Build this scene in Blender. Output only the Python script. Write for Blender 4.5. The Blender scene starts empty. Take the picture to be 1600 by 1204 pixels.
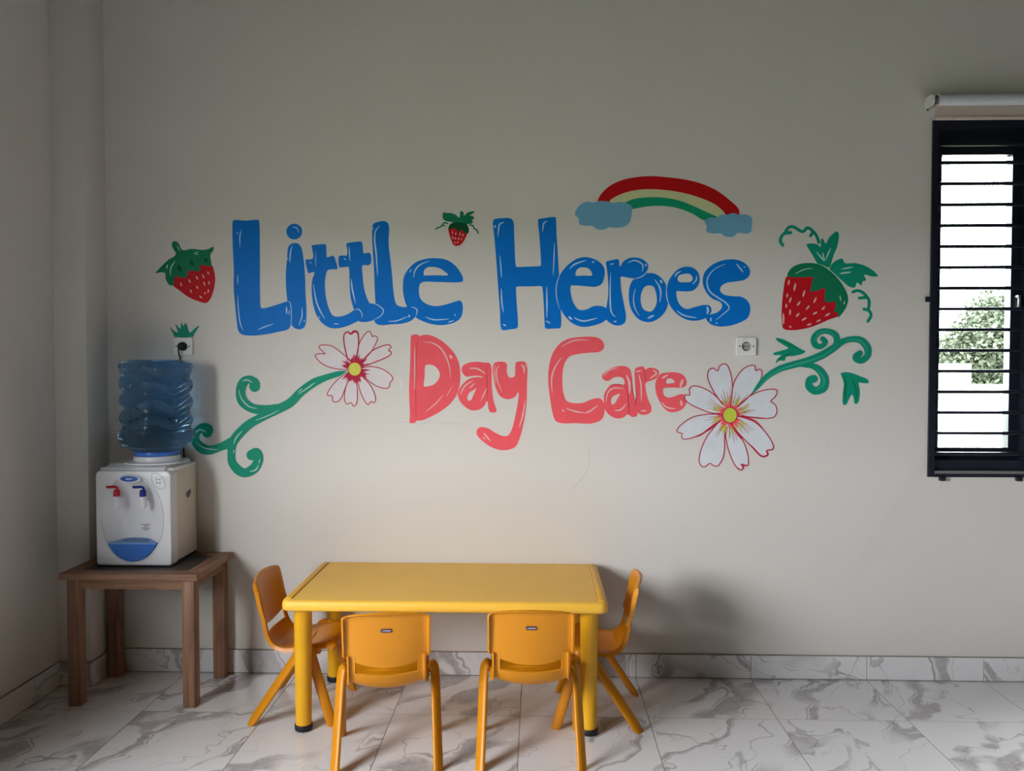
import bpy, bmesh, math, random
from mathutils import Vector, Matrix
from mathutils.geometry import tessellate_polygon
from math import sin, cos, pi, radians

scene = bpy.context.scene
COL = scene.collection

# ------------------------------------------------------------------ camera
CAM_H, CAM_D, FPX = 1.377, 3.595, 1296.0
PITCH, YAW = radians(1.69), radians(1.77)
cam = bpy.data.cameras.new('camera')
cam.sensor_fit = 'HORIZONTAL'
cam.sensor_width = 36.0
cam.lens = 36.0 * FPX / 1600.0
cam.clip_start = 0.05
cam_ob = bpy.data.objects.new('camera', cam)
COL.objects.link(cam_ob)
cam_ob.location = (0, -CAM_D, CAM_H)
cam_ob.rotation_euler = (pi / 2 - PITCH, 0, YAW)
scene.camera = cam_ob

# ------------------------------------------------------------------ sky, exposure
SKY = 12.0
world = bpy.data.worlds.new('overcast_sky')
scene.world = world
world.use_nodes = True
bg = world.node_tree.nodes['Background']
bg.inputs['Color'].default_value = (0.95, 0.965, 1.0, 1)
bg.inputs['Strength'].default_value = SKY
scene.view_settings.view_transform = 'Standard'
scene.view_settings.look = 'None'
scene.view_settings.gamma = 1.0
scene.view_settings.use_curve_mapping = False
scene.view_settings.exposure = 1.62
scene.cycles.max_bounces = 10
scene.cycles.diffuse_bounces = 6
scene.cycles.transmission_bounces = 8
scene.cycles.transparent_max_bounces = 12

# room extents
XL, XR, YB, YR, ZC = -2.03, 6.0, 0.0, -8.5, 3.8
# openings in the left wall (y0, y1, z0, z1), rear wall (x0, x1, z0, z1)
LEFT_WIN = [(-3.45, -1.80, 0.88, 2.00)]
REAR_WIN = []
BACK_WIN = (1.690, 2.085, 0.900, 2.380)
ADDED_BACK_WIN = (2.50, 3.40, 0.90, 2.38)  # unseen window, added to brighten the floor on the right


def portal(name, loc, rot, sx, sy):
    l = bpy.data.lights.new(name, 'AREA')
    l.shape = 'RECTANGLE'
    l.size, l.size_y = sx, sy
    l.cycles.is_portal = True
    o = bpy.data.objects.new(name, l)
    COL.objects.link(o)
    o.location = loc
    o.rotation_euler = rot
    return o


for (y0, y1, z0, z1) in LEFT_WIN:      # daylight enters through the window openings
    portal('daylight_portal', (XL - 0.1, (y0 + y1) / 2, (z0 + z1) / 2), (pi / 2, 0, -pi / 2), y1 - y0, z1 - z0)
for (x0, x1, z0, z1) in REAR_WIN:
    portal('daylight_portal', ((x0 + x1) / 2, YR - 0.1, (z0 + z1) / 2), (-pi / 2, 0, pi), x1 - x0, z1 - z0)
for (x0, x1, z0, z1) in (BACK_WIN, ADDED_BACK_WIN):
    portal('daylight_portal', ((x0 + x1) / 2, 0.16, (z0 + z1) / 2), (-pi / 2, 0, 0), x1 - x0, z1 - z0)


# ================================================================== helpers
def tag(o, label=None, cat=None, group=None, kind=None):
    if label: o['label'] = label
    if cat: o['category'] = cat
    if group: o['group'] = group
    if kind: o['kind'] = kind
    return o


def empty(name, loc=(0, 0, 0), rz=0):
    o = bpy.data.objects.new(name, None)
    o.empty_display_size = 0.1
    COL.objects.link(o)
    o.location = loc
    o.rotation_euler = (0, 0, rz)
    return o


def mesh_obj(name, verts, faces, mat, parent=None, smooth=False):
    me = bpy.data.meshes.new(name)
    me.from_pydata([tuple(v) for v in verts], [], faces)
    me.validate()
    me.update()
    return link(name, me, mat, parent, smooth)


def link(name, me, mat, parent=None, smooth=False):
    if mat and len(me.materials) == 0:
        me.materials.append(mat)
    if smooth:
        for p in me.polygons: p.use_smooth = True
    o = bpy.data.objects.new(name, me)
    COL.objects.link(o)
    if parent: o.parent = parent
    return o


class MB:
    """collects shapes into one mesh"""
    def __init__(self): self.v, self.f = [], []

    def add(self, verts, faces):
        n = len(self.v)
        self.v += [tuple(v) for v in verts]
        self.f += [tuple(i + n for i in f) for f in faces]
        return self

    def box(self, x0, x1, y0, y1, z0, z1):
        v = [(x, y, z) for x in (x0, x1) for y in (y0, y1) for z in (z0, z1)]
        return self.add(v, [(0, 1, 3, 2), (4, 6, 7, 5), (0, 4, 5, 1), (2, 3, 7, 6), (0, 2, 6, 4), (1, 5, 7, 3)])

    def build(self, name, mat, parent=None, smooth=False, bevel=0, seg=2):
        o = mesh_obj(name, self.v, self.f, mat, parent, smooth)
        bm = bmesh.new(); bm.from_mesh(o.data)
        bmesh.ops.recalc_face_normals(bm, faces=bm.faces)
        if bevel:
            bmesh.ops.bevel(bm, geom=bm.edges[:], offset=bevel, segments=seg, affect='EDGES', profile=0.5, clamp_overlap=True)
        bm.to_mesh(o.data); bm.free()
        if bevel:
            for p in o.data.polygons: p.use_smooth = True
            sharp_by_angle(o, 40)
        return o


def sharp_by_angle(o, deg):
    me = o.data
    bm = bmesh.new(); bm.from_mesh(me)
    a = radians(deg)
    for e in bm.edges:
        e.smooth = not (len(e.link_faces) == 2 and e.calc_face_angle(0) > a)
    bm.to_mesh(me); bm.free()


def box(name, x0, x1, y0, y1, z0, z1, mat, parent=None, bevel=0, seg=2):
    return MB().box(x0, x1, y0, y1, z0, z1).build(name, mat, parent, bevel=bevel, seg=seg)


def lathe(prof, n=48, cx=0, cy=0, caps=True):
    """prof: list of (r, z)"""
    v, f = [], []
    for r, z in prof:
        for k in range(n):
            a = 2 * pi * k / n
            v.append((cx + r * cos(a), cy + r * sin(a), z))
    for i in range(len(prof) - 1):
        for k in range(n):
            k2 = (k + 1) % n
            f.append((i * n + k, i * n + k2, (i + 1) * n + k2, (i + 1) * n + k))
    if caps:
        f.append(tuple(range(n))[::-1])
        f.append(tuple((len(prof) - 1) * n + k for k in range(n)))
    return v, f


def tube(path, rad, n=10, up=Vector((0, 0, 1)), rad2=None, flat_end=None, sq=2):
    """sweep an ellipse along a path; rad per point (or one value); rad2 = second radius"""
    path = [Vector(p) for p in path]
    m = len(path)
    ra = rad if isinstance(rad, (list, tuple)) else [rad] * m
    rb = ra if rad2 is None else (rad2 if isinstance(rad2, (list, tuple)) else [rad2] * m)
    v, f = [], []
    side = None
    for i, p in enumerate(path):
        t = (path[min(i + 1, m - 1)] - path[max(i - 1, 0)]).normalized()
        if side is None:
            side = t.cross(up)
            if side.length < 1e-4: side = t.cross(Vector((1, 0, 0)))
        side = (side - t * side.dot(t)).normalized()
        b = t.cross(side).normalized()
        for k in range(n):
            a = 2 * pi * k / n
            ca, sa = cos(a), sin(a)
            if sq != 2: ca, sa = math.copysign(abs(ca) ** (2 / sq), ca), math.copysign(abs(sa) ** (2 / sq), sa)
            q = p + side * (ra[i] * ca) + b * (rb[i] * sa)
            if flat_end is not None and i == m - 1: q.z = flat_end
            v.append(q)
    for i in range(m - 1):
        for k in range(n):
            k2 = (k + 1) % n
            f.append((i * n + k, i * n + k2, (i + 1) * n + k2, (i + 1) * n + k))
    f.append(tuple(range(n))[::-1])
    f.append(tuple((m - 1) * n + k for k in range(n)))
    return v, f


def smooth_path(pts, closed=False, sub=6):
    pts = [Vector(p) for p in pts]
    n = len(pts); out = []
    rng = range(n) if closed else range(n - 1)
    for i in rng:
        if closed:
            p0, p1, p2, p3 = pts[i - 1], pts[i], pts[(i + 1) % n], pts[(i + 2) % n]
        else:
            p0, p1, p2, p3 = pts[max(i - 1, 0)], pts[i], pts[i + 1], pts[min(i + 2, n - 1)]
        for s in range(sub):
            t = s / sub
            out.append(0.5 * ((2 * p1) + (p2 - p0) * t + (2 * p0 - 5 * p1 + 4 * p2 - p3) * t * t + (3 * p1 - p0 - 3 * p2 + p3) * t ** 3))
    if not closed: out.append(pts[-1].copy())
    return out


# ------------------------------------------------------------------ materials
def s2l(c): return tuple(((x / 255) / 12.92 if x / 255 <= 0.04045 else ((x / 255 + 0.055) / 1.055) ** 2.4) for x in c)


def mat(name, color, rough=0.5, metal=0.0, var=0.06, scale=8.0, bump=0.0, bscale=60.0, spec=0.5, trans=0.0, ior=1.45, coat=0.0):
    m = bpy.data.materials.new(name)
    m.use_nodes = True
    nt = m.node_tree
    b = nt.nodes['Principled BSDF']
    b.inputs['Roughness'].default_value = rough
    b.inputs['Metallic'].default_value = metal
    b.inputs['Specular IOR Level'].default_value = spec
    b.inputs['Transmission Weight'].default_value = trans
    b.inputs['IOR'].default_value = ior
    b.inputs['Coat Weight'].default_value = coat
    tc = nt.nodes.new('ShaderNodeTexCoord')
    nz = nt.nodes.new('ShaderNodeTexNoise')
    nz.inputs['Scale'].default_value = scale
    nz.inputs['Detail'].default_value = 5
    nt.links.new(tc.outputs['Object'], nz.inputs['Vector'])
    mr = nt.nodes.new('ShaderNodeMapRange')
    mr.inputs['From Min'].default_value = 0.25
    mr.inputs['From Max'].default_value = 0.75
    mr.inputs['To Min'].default_value = 1 - var
    mr.inputs['To Max'].default_value = 1 + var
    nt.links.new(nz.outputs['Fac'], mr.inputs['Value'])
    mx = nt.nodes.new('ShaderNodeMix'); mx.data_type = 'RGBA'; mx.blend_type = 'MULTIPLY'
    mx.inputs[0].default_value = 1.0
    mx.inputs[6].default_value = (*color, 1)
    nt.links.new(mr.outputs['Result'], mx.inputs[7])
    nt.links.new(mx.outputs[2], b.inputs['Base Color'])
    if bump:
        n2 = nt.nodes.new('ShaderNodeTexNoise')
        n2.inputs['Scale'].default_value = bscale
        n2.inputs['Detail'].default_value = 4
        nt.links.new(tc.outputs['Object'], n2.inputs['Vector'])
        bp = nt.nodes.new('ShaderNodeBump')
        bp.inputs['Strength'].default_value = bump
        bp.inputs['Distance'].default_value = 0.01
        nt.links.new(n2.outputs['Fac'], bp.inputs['Height'])
        nt.links.new(bp.outputs['Normal'], b.inputs['Normal'])
    return m


def wall_material():
    m = mat('painted_plaster', (0.70, 0.675, 0.63), rough=0.62, var=0.02, scale=1.6, bump=0.12, bscale=26, spec=0.35)
    nt = m.node_tree
    b = nt.nodes['Principled BSDF']
    src = b.inputs['Base Color'].links[0].from_socket
    tc = nt.nodes.new('ShaderNodeTexCoord')
    # damp stain running down below the window: a warped streak in wall metres
    nz = nt.nodes.new('ShaderNodeTexNoise'); nz.inputs['Scale'].default_value = 5; nz.inputs['Detail'].default_value = 3
    nt.links.new(tc.outputs['Object'], nz.inputs['Vector'])
    sx = nt.nodes.new('ShaderNodeSeparateXYZ'); nt.links.new(tc.outputs['Object'], sx.inputs[0])

    def mth(op, a, b_=None, c=None):
        n = nt.nodes.new('ShaderNodeMath'); n.operation = op
        for i, q in enumerate((a, b_, c)):
            if q is None: continue
            if isinstance(q, (int, float)): n.inputs[i].default_value = q
            else: nt.links.new(q, n.inputs[i])
        return n.outputs[0]
    # streak axis x = 1.64 - 0.55*(0.98-z) (z from 0.98 down to .45), half-width ~ .05
    ax = mth('MULTIPLY_ADD', mth('SUBTRACT', 0.98, sx.outputs['Z']), -0.50, 1.66)
    d = mth('ABSOLUTE', mth('SUBTRACT', mth('MULTIPLY_ADD', mth('SUBTRACT', nz.outputs['Fac'], 0.5), 0.28, sx.outputs['X']), ax))
    band = nt.nodes.new('ShaderNodeMapRange'); band.inputs['From Min'].default_value = 0.062; band.inputs['From Max'].default_value = 0.048
    nt.links.new(d, band.inputs['Value'])
    zt = nt.nodes.new('ShaderNodeMapRange'); zt.inputs['From Min'].default_value = 1.0; zt.inputs['From Max'].default_value = 0.97
    nt.links.new(sx.outputs['Z'], zt.inputs['Value'])
    zb = nt.nodes.new('ShaderNodeMapRange'); zb.inputs['From Min'].default_value = 0.40; zb.inputs['From Max'].default_value = 0.55
    nt.links.new(sx.outputs['Z'], zb.inputs['Value'])
    fac = mth('MULTIPLY', mth('MULTIPLY', band.outputs[0], zt.outputs[0]), mth('MULTIPLY', zb.outputs[0], 0.5))
    mx = nt.nodes.new('ShaderNodeMix'); mx.data_type = 'RGBA'
    nt.links.new(fac, mx.inputs[0]); nt.links.new(src, mx.inputs[6])
    mx.inputs[7].default_value = (0.675, 0.63, 0.595, 1)
    nt.links.new(mx.outputs[2], b.inputs['Base Color'])
    return m


def marble_material(name, upright=False):
    m = bpy.data.materials.new(name); m.use_nodes = True
    nt = m.node_tree; N = nt.nodes; L = nt.links
    b = N['Principled BSDF']
    b.inputs['Roughness'].default_value = 0.16
    b.inputs['Specular IOR Level'].default_value = 0.5
    tc = N.new('ShaderNodeTexCoord'); oi = N.new('ShaderNodeObjectInfo')
    off = N.new('ShaderNodeVectorMath'); off.operation = 'MULTIPLY_ADD'
    cx = N.new('ShaderNodeCombineXYZ')
    for i in range(3): L.new(oi.outputs['Random'], cx.inputs[i])
    off.inputs[1].default_value = (37.0, 61.0, 23.0)
    L.new(cx.outputs[0], off.inputs[0]); L.new(tc.outputs['Object'], off.inputs[2])
    mp = N.new('ShaderNodeMapping'); mp.vector_type = 'POINT'
    if upright: mp.inputs['Rotation'].default_value = (radians(90), 0, radians(-52))
    else: mp.inputs['Rotation'].default_value = (0, 0, radians(-52))
    L.new(off.outputs[0], mp.inputs['Vector'])
    # warp
    wn = N.new('ShaderNodeTexNoise'); wn.inputs['Scale'].default_value = 3.2; wn.inputs['Detail'].default_value = 3.5; wn.inputs['Roughness'].default_value = 0.5
    L.new(mp.outputs[0], wn.inputs['Vector'])
    wv = N.new('ShaderNodeVectorMath'); wv.operation = 'SUBTRACT'; wv.inputs[1].default_value = (0.5, 0.5, 0.5)
    L.new(wn.outputs['Color'], wv.inputs[0])

    def layer(amount, sx, sy, lo, hi, seed, detail=1.0, centre=0.5):
        mm = N.new('ShaderNodeVectorMath'); mm.operation = 'MULTIPLY_ADD'
        mm.inputs[1].default_value = (amount, amount, amount)
        L.new(wv.outputs[0], mm.inputs[0]); L.new(mp.outputs[0], mm.inputs[2])
        sc = N.new('ShaderNodeMapping'); sc.inputs['Scale'].default_value = (sx, sy, sy); sc.inputs['Location'].default_value = (seed, seed * 1.7, seed * 0.3)
        L.new(mm.outputs[0], sc.inputs['Vector'])
        n = N.new('ShaderNodeTexNoise'); n.inputs['Scale'].default_value = 1.0; n.inputs['Detail'].default_value = detail; n.inputs['Roughness'].default_value = 0.4
        L.new(sc.outputs[0], n.inputs['Vector'])
        s = N.new('ShaderNodeMath'); s.operation = 'SUBTRACT'; s.inputs[1].default_value = centre
        L.new(n.outputs['Fac'], s.inputs[0])
        a = N.new('ShaderNodeMath'); a.operation = 'ABSOLUTE'; L.new(s.outputs[0], a.inputs[0])
        r = N.new('ShaderNodeMapRange'); r.interpolation_type = 'SMOOTHSTEP'
        r.inputs['From Min'].default_value = hi; r.inputs['From Max'].default_value = lo
        L.new(a.outputs[0], r.inputs['Value'])
        return r.outputs[0]
    broad = layer(0.34, 0.9, 3.6, 0.018, 0.042, 3.1)
    edge = layer(0.34, 0.9, 3.6, 0.001, 0.009, 3.1, centre=0.548)
    thin = layer(0.40, 1.2, 4.2, 0.000, 0.007, 7.7)
    hair = layer(0.45, 2.6, 3.6, 0.000, 0.0045, 12.4)
    pn = N.new('ShaderNodeTexNoise'); pn.inputs['Scale'].default_value = 3.0
    L.new(off.outputs[0], pn.inputs['Vector'])
    pm = N.new('ShaderNodeMapRange'); pm.inputs['From Min'].default_value = 0.40; pm.inputs['From Max'].default_value = 0.54
    L.new(pn.outputs['Fac'], pm.inputs['Value'])

    def mul(a, c):
        n = N.new('ShaderNodeMath'); n.operation = 'MULTIPLY'
        L.new(a, n.inputs[0])
        if isinstance(c, float): n.inputs[1].default_value = c
        else: L.new(c, n.inputs[1])
        return n.outputs[0]
    broad_f = mul(mul(broad, pm.outputs[0]), 0.85)
    # fine grain inside the broad veins
    gn = N.new('ShaderNodeTexNoise'); gn.inputs['Scale'].default_value = 60; gn.inputs['Detail'].default_value = 6
    L.new(off.outputs[0], gn.inputs['Vector'])
    gm = N.new('ShaderNodeMapRange'); gm.inputs['From Min'].default_value = 0.3; gm.inputs['From Max'].default_value = 0.7; gm.inputs['To Min'].default_value = 0.7; gm.inputs['To Max'].default_value = 1.0
    L.new(gn.outputs['Fac'], gm.inputs['Value'])
    broad_f = mul(broad_f, gm.outputs[0])

    def mixc(fac, a, colr):
        n = N.new('ShaderNodeMix'); n.data_type = 'RGBA'
        L.new(fac, n.inputs[0])
        if isinstance(a, tuple): n.inputs[6].default_value = (*a, 1)
        else: L.new(a, n.inputs[6])
        n.inputs[7].default_value = (*colr, 1)
        return n.outputs[2]
    c = mixc(broad_f, (0.75, 0.75, 0.755), (0.33, 0.31, 0.315))
    c = mixc(mul(mul(edge, pm.outputs[0]), 0.7), c, (0.24, 0.22, 0.22))
    c = mixc(mul(thin, 0.55), c, (0.30, 0.28, 0.28))
    c = mixc(mul(hair, 0.30), c, (0.42, 0.40, 0.40))
    L.new(c, b.inputs['Base Color'])
    return m


def wood_material(name, axis):
    m = bpy.data.materials.new(name); m.use_nodes = True
    nt = m.node_tree; N = nt.nodes; L = nt.links
    b = N['Principled BSDF']; b.inputs['Roughness'].default_value = 0.55
    tc = N.new('ShaderNodeTexCoord')
    mp = N.new('ShaderNodeMapping')
    s = [55, 55, 55]; s[axis] = 3.0
    mp.inputs['Scale'].default_value = s
    L.new(tc.outputs['Object'], mp.inputs['Vector'])
    n = N.new('ShaderNodeTexNoise'); n.inputs['Scale'].default_value = 1; n.inputs['Detail'].default_value = 6; n.inputs['Distortion'].default_value = 0.6
    L.new(mp.outputs[0], n.inputs['Vector'])
    n2 = N.new('ShaderNodeTexNoise'); n2.inputs['Scale'].default_value = 4
    L.new(tc.outputs['Object'], n2.inputs['Vector'])
    add = N.new('ShaderNodeMath'); add.operation = 'MULTIPLY_ADD'; add.inputs[1].default_value = 0.6
    L.new(n2.outputs['Fac'], add.inputs[0]); L.new(n.outputs['Fac'], add.inputs[2])
    r = N.new('ShaderNodeValToRGB')
    e = r.color_ramp.elements
    e[0].position = 0.55; e[0].color = (0.15, 0.068, 0.036, 1)
    e[1].position = 1.05; e[1].color = (0.34, 0.185, 0.110, 1)
    L.new(add.outputs[0], r.inputs[0]); L.new(r.outputs[0], b.inputs['Base Color'])
    bp = N.new('ShaderNodeBump'); bp.inputs['Strength'].default_value = 0.1; bp.inputs['Distance'].default_value = 0.004
    L.new(n.outputs['Fac'], bp.inputs['Height']); L.new(bp.outputs[0], b.inputs['Normal'])
    return m


def pane_material(name):
    m = bpy.data.materials.new(name); m.use_nodes = True
    nt = m.node_tree; N = nt.nodes; L = nt.links
    N.remove(N['Principled BSDF'])
    t = N.new('ShaderNodeBsdfTransparent'); t.inputs['Color'].default_value = (0.93, 0.96, 0.95, 1)
    g = N.new('ShaderNodeBsdfGlossy'); g.inputs['Roughness'].default_value = 0.02
    f = N.new('ShaderNodeFresnel'); f.inputs['IOR'].default_value = 1.3
    mx = N.new('ShaderNodeMixShader')
    L.new(f.outputs[0], mx.inputs[0]); L.new(t.outputs[0], mx.inputs[1]); L.new(g.outputs[0], mx.inputs[2])
    L.new(mx.outputs[0], N['Material Output'].inputs['Surface'])
    return m


M = {}
M['wall'] = wall_material()
M['wall_far'] = mat('plaster_darkened', (0.10, 0.09, 0.075), rough=0.7, var=0.03)  # unseen walls, darkened so they bounce little light
M['ceiling'] = mat('ceiling_darkened', (0.12, 0.115, 0.10), rough=0.8, var=0.02)  # unseen ceiling, darkened to keep bounce off the upper wall
M['marble'] = marble_material('marble_tile')
M['marble_v'] = marble_material('marble_skirting', upright=True)
M['grout'] = mat('grout', (0.26, 0.235, 0.20), rough=0.9, scale=40, var=0.15)
M['wood_x'] = wood_material('teak_wood_x', 0)
M['wood_y'] = wood_material('teak_wood_y', 1)
M['wood_z'] = wood_material('teak_wood_z', 2)
M['inset'] = mat('dark_inset', (0.055, 0.045, 0.04), rough=0.45, scale=60, var=0.4)
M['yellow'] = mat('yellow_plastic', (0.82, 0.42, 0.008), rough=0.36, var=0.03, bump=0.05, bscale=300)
M['yellow_top'] = mat('yellow_grained_sheen', (0.95, 0.55, 0.06), rough=0.40, var=0.03, bump=0.15, bscale=420)  # paler than the legs: skylight sheen put into the colour
M['orange'] = mat('orange_plastic', (0.62, 0.235, 0.004), rough=0.33, var=0.03, bump=0.04, bscale=300)
M['rubber'] = mat('black_rubber', (0.012, 0.012, 0.013), rough=0.55)
M['black_metal'] = mat('black_powder_coat', (0.010, 0.013, 0.024), rough=0.36, var=0.2)
M['white_plastic'] = mat('white_plastic', (0.78, 0.80, 0.83), rough=0.28, var=0.015)
M['shaded_plastic'] = mat('warm_shaded_panel', (0.72, 0.67, 0.60), rough=0.42, var=0.03)  # cabinet sides: shade and warm wall bounce put into the colour
M['blue_plastic'] = mat('blue_plastic', (0.035, 0.16, 0.56), rough=0.3)
M['tray_top'] = mat('pale_blue_grid', (0.17, 0.35, 0.68), rough=0.35)
M['tap_red'] = mat('red_lever', (0.50, 0.012, 0.03), rough=0.3)
M['tap_blue'] = mat('navy_lever', (0.012, 0.03, 0.28), rough=0.3)
M['dark'] = mat('dark_hole', (0.02, 0.02, 0.022), rough=0.7)
M['ink'] = mat('grey_ink', (0.16, 0.15, 0.18), rough=0.7)
M['ink_red'] = mat('red_ink', (0.6, 0.12, 0.14), rough=0.7)
M['label'] = mat('paper_label', (0.74, 0.74, 0.78), rough=0.6)
M['oval_line'] = mat('grey_line', (0.36, 0.36, 0.42), rough=0.6)
M['socket'] = mat('socket_plastic', (0.78, 0.78, 0.77), rough=0.3, var=0.01)
M['socket_well'] = mat('socket_well', (0.42, 0.42, 0.41), rough=0.35, var=0.02)
M['blind'] = mat('blind_tube', (0.62, 0.64, 0.68), rough=0.7, scale=40)
M['hem'] = mat('blind_fabric', (0.60, 0.50, 0.43), rough=0.85, scale=150, var=0.12)
M['chrome'] = mat('grey_metal', (0.55, 0.55, 0.56), rough=0.3, metal=0.9)
M['pane'] = pane_material('clear_glass')
M['bottle'] = mat('blue_bottle', (0.25, 0.48, 0.74), rough=0.07, trans=1.0, ior=1.25, var=0.03)
M['leaf'] = mat('tree_leaves', (0.050, 0.060, 0.040), rough=0.6, scale=2.5, var=0.4, spec=0.15)
M['bark'] = mat('tree_bark', (0.16, 0.11, 0.07), rough=0.9, var=0.3)
M['render_white'] = mat('white_render', (0.85, 0.85, 0.83), rough=0.85, var=0.03)
M['ground'] = mat('darkened_ground', (0.10, 0.12, 0.06), rough=0.95, var=0.15)  # kept dark so little light bounces up through the windows
M['groove'] = mat('groove_shadow', (0.42, 0.22, 0.02), rough=0.6)
M['badge'] = mat('badge_plate', (0.055, 0.035, 0.05), rough=0.4)
M['badge_pale'] = mat('badge_print', (0.42, 0.36, 0.42), rough=0.5)
# mural paints
P = dict(
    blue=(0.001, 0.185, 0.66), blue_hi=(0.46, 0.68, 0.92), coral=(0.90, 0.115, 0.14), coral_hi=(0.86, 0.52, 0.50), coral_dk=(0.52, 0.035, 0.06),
    red=(0.56, 0.010, 0.018), green=(0.008, 0.20, 0.095), green_dk=(0.004, 0.085, 0.030), teal=(0.006, 0.30, 0.185), teal_hi=(0.45, 0.72, 0.62),
    seed=(0.80, 0.45, 0.42), petal=(0.74, 0.69, 0.715), petal_cool=(0.68, 0.72, 0.76), line=(0.50, 0.02, 0.06), yellow=(0.66, 0.66, 0.10),
    rainbow_red=(0.52, 0.008, 0.010), cream=(0.62, 0.66, 0.36), rainbow_green=(0.008, 0.33, 0.17), cloud=(0.17, 0.42, 0.62),
    ghost=(0.76, 0.74, 0.70), crack=(0.56, 0.54, 0.50), lime=(0.55, 0.62, 0.07))
PM = {k: mat('paint_' + k, c, rough=0.5, scale=14, var=0.05, spec=0.15) for k, c in P.items()}


# ================================================================== the setting
def wall_with_holes(name, axis, at, a0, a1, z0, z1, holes, thick, mat_):
    """axis 'x': wall runs along x at y=at, its thickness going to at+thick; 'y': runs along y at x=at"""
    us = sorted({a0, a1, *[h[0] for h in holes], *[h[1] for h in holes]})
    zs = sorted({z0, z1, *[h[2] for h in holes], *[h[3] for h in holes]})
    b = MB()
    solid = {}
    for i in range(len(us) - 1):
        for j in range(len(zs) - 1):
            u, z = (us[i] + us[i + 1]) / 2, (zs[j] + zs[j + 1]) / 2
            solid[i, j] = not any(h[0] < u < h[1] and h[2] < z < h[3] for h in holes)

    def pt(u, d, z): return (u, at + d, z) if axis == 'x' else (at + d, u, z)
    for (i, j), s in solid.items():
        if not s: continue
        u0, u1, w0, w1 = us[i], us[i + 1], zs[j], zs[j + 1]
        for d in (0, thick):
            b.add([pt(u0, d, w0), pt(u1, d, w0), pt(u1, d, w1), pt(u0, d, w1)], [(0, 1, 2, 3)])
        for (di, dj, q) in ((-1, 0, [(u0, w0), (u0, w1)]), (1, 0, [(u1, w0), (u1, w1)]), (0, -1, [(u0, w0), (u1, w0)]), (0, 1, [(u0, w1), (u1, w1)])):
            if not solid.get((i + di, j + dj), False):
                b.add([pt(q[0][0], 0, q[0][1]), pt(q[1][0], 0, q[1][1]), pt(q[1][0], thick, q[1][1]), pt(q[0][0], thick, q[0][1])], [(0, 1, 2, 3)])
    o = mesh_obj(name, b.v, b.f, mat_)
    bm = bmesh.new(); bm.from_mesh(o.data)
    bmesh.ops.remove_doubles(bm, verts=bm.verts, dist=1e-5)
    bmesh.ops.recalc_face_normals(bm, faces=bm.faces)
    bm.to_mesh(o.data); bm.free()
    return tag(o, kind='structure')


wall_back = wall_with_holes('wall_back', 'x', 0.0, XL - 0.2, XR + 0.2, -0.3, ZC, [BACK_WIN, ADDED_BACK_WIN], 0.16, M['wall'])
wall_left = wall_with_holes('wall_left', 'y', XL, YR, 0.0, -0.3, ZC, LEFT_WIN, -0.16, M['wall'])
wall_right = wall_with_holes('wall_right', 'y', XR, YR, 0.0, -0.3, ZC, [], 0.16, M['wall_far'])
wall_rear = wall_with_holes('wall_rear', 'x', YR, XL - 0.2, XR + 0.2, -0.3, ZC, REAR_WIN, -0.16, M['wall_far'])
tag(box('ceiling', XL - 0.2, XR + 0.2, YR - 0.2, 0.16, ZC, ZC + 0.15, M['ceiling']), kind='structure')
COLX, COLY = -1.890, -0.172
tag(box('wall_column', XL, COLX, COLY, 0.0, 0.0, ZC, M['wall'], bevel=0.004), kind='structure')

# marble floor tiles on a grout bed
TS, TX, ROW = 0.4959, -1.5545, 0.412
floor = tag(box('floor', XL, XR, YR, 0.0, -0.10, -0.0005, M['grout']), kind='structure')
xs = sorted([XL] + [TX + TS * k for k in range(0, 16) if XL < TX + TS * k < XR] + [XR])
ys = [0.0] + [-ROW - TS * k for k in range(0, 18) if -ROW - TS * k > YR] + [YR]
tile_cache = {}
G = 0.0013


def tile(parent, cx, cy, cz, w, d, h, m, name='tile'):
    key = (round(w, 4), round(d, 4), round(h, 4), m.name)
    if key not in tile_cache:
        b = MB().box(-w / 2 + G, w / 2 - G, -d / 2 + (G if d > 0.05 else 0), d / 2 - (G if d > 0.05 else 0), -h / 2 + (G if h > 0.05 else 0), h / 2 - (G if h > 0.05 else 0))
        o = b.build(name, m, parent, bevel=0.0008, seg=1)
        for p in o.data.polygons: p.use_smooth = False
        tile_cache[key] = o.data
    else:
        o = bpy.data.objects.new(name, tile_cache[key]); COL.objects.link(o); o.parent = parent
    o.location = (cx, cy, cz)
    return o


for i in range(len(xs) - 1):
    for j in range(len(ys) - 1):
        tile(floor, (xs[i] + xs[i + 1]) / 2, (ys[j] + ys[j + 1]) / 2, -0.006, xs[i + 1] - xs[i], ys[j] - ys[j + 1], 0.012, M['marble'])

# skirting tiles
BH, BT = 0.104, 0.010
bb = tag(box('baseboard_back', COLX, XR, -0.006, 0.0, 0.0, BH + 0.0012, M['grout']), kind='structure')
bx = [COLX] + [x for x in xs if COLX < x < XR] + [XR]
for i in range(len(bx) - 1):
    tile(bb, (bx[i] + bx[i + 1]) / 2, -BT / 2, BH / 2 + 0.0013, bx[i + 1] - bx[i], BT, BH - 0.0026, M['marble_v'])
bl = tag(box('baseboard_left', XL, XL + 0.006, YR, COLY, 0.0, BH + 0.0012, M['grout']), kind='structure')
by = [COLY - BT, -0.36] + [-0.36 - TS * k for k in range(1, 16)] + [YR]
for i in range(len(by) - 1):
    t = tile(bl, XL + BT / 2, (by[i] + by[i + 1]) / 2, BH / 2 + 0.0013, by[i] - by[i + 1], BT, BH - 0.0026, M['marble_v'])
    t.rotation_euler = (0, 0, pi / 2)
bc = tag(MB().box(XL, COLX + 0.006, COLY - 0.006, COLY, 0, BH + 0.0012).box(COLX, COLX + 0.006, COLY, 0, 0, BH + 0.0012).build('baseboard_column', M['grout']), kind='structure')
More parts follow.
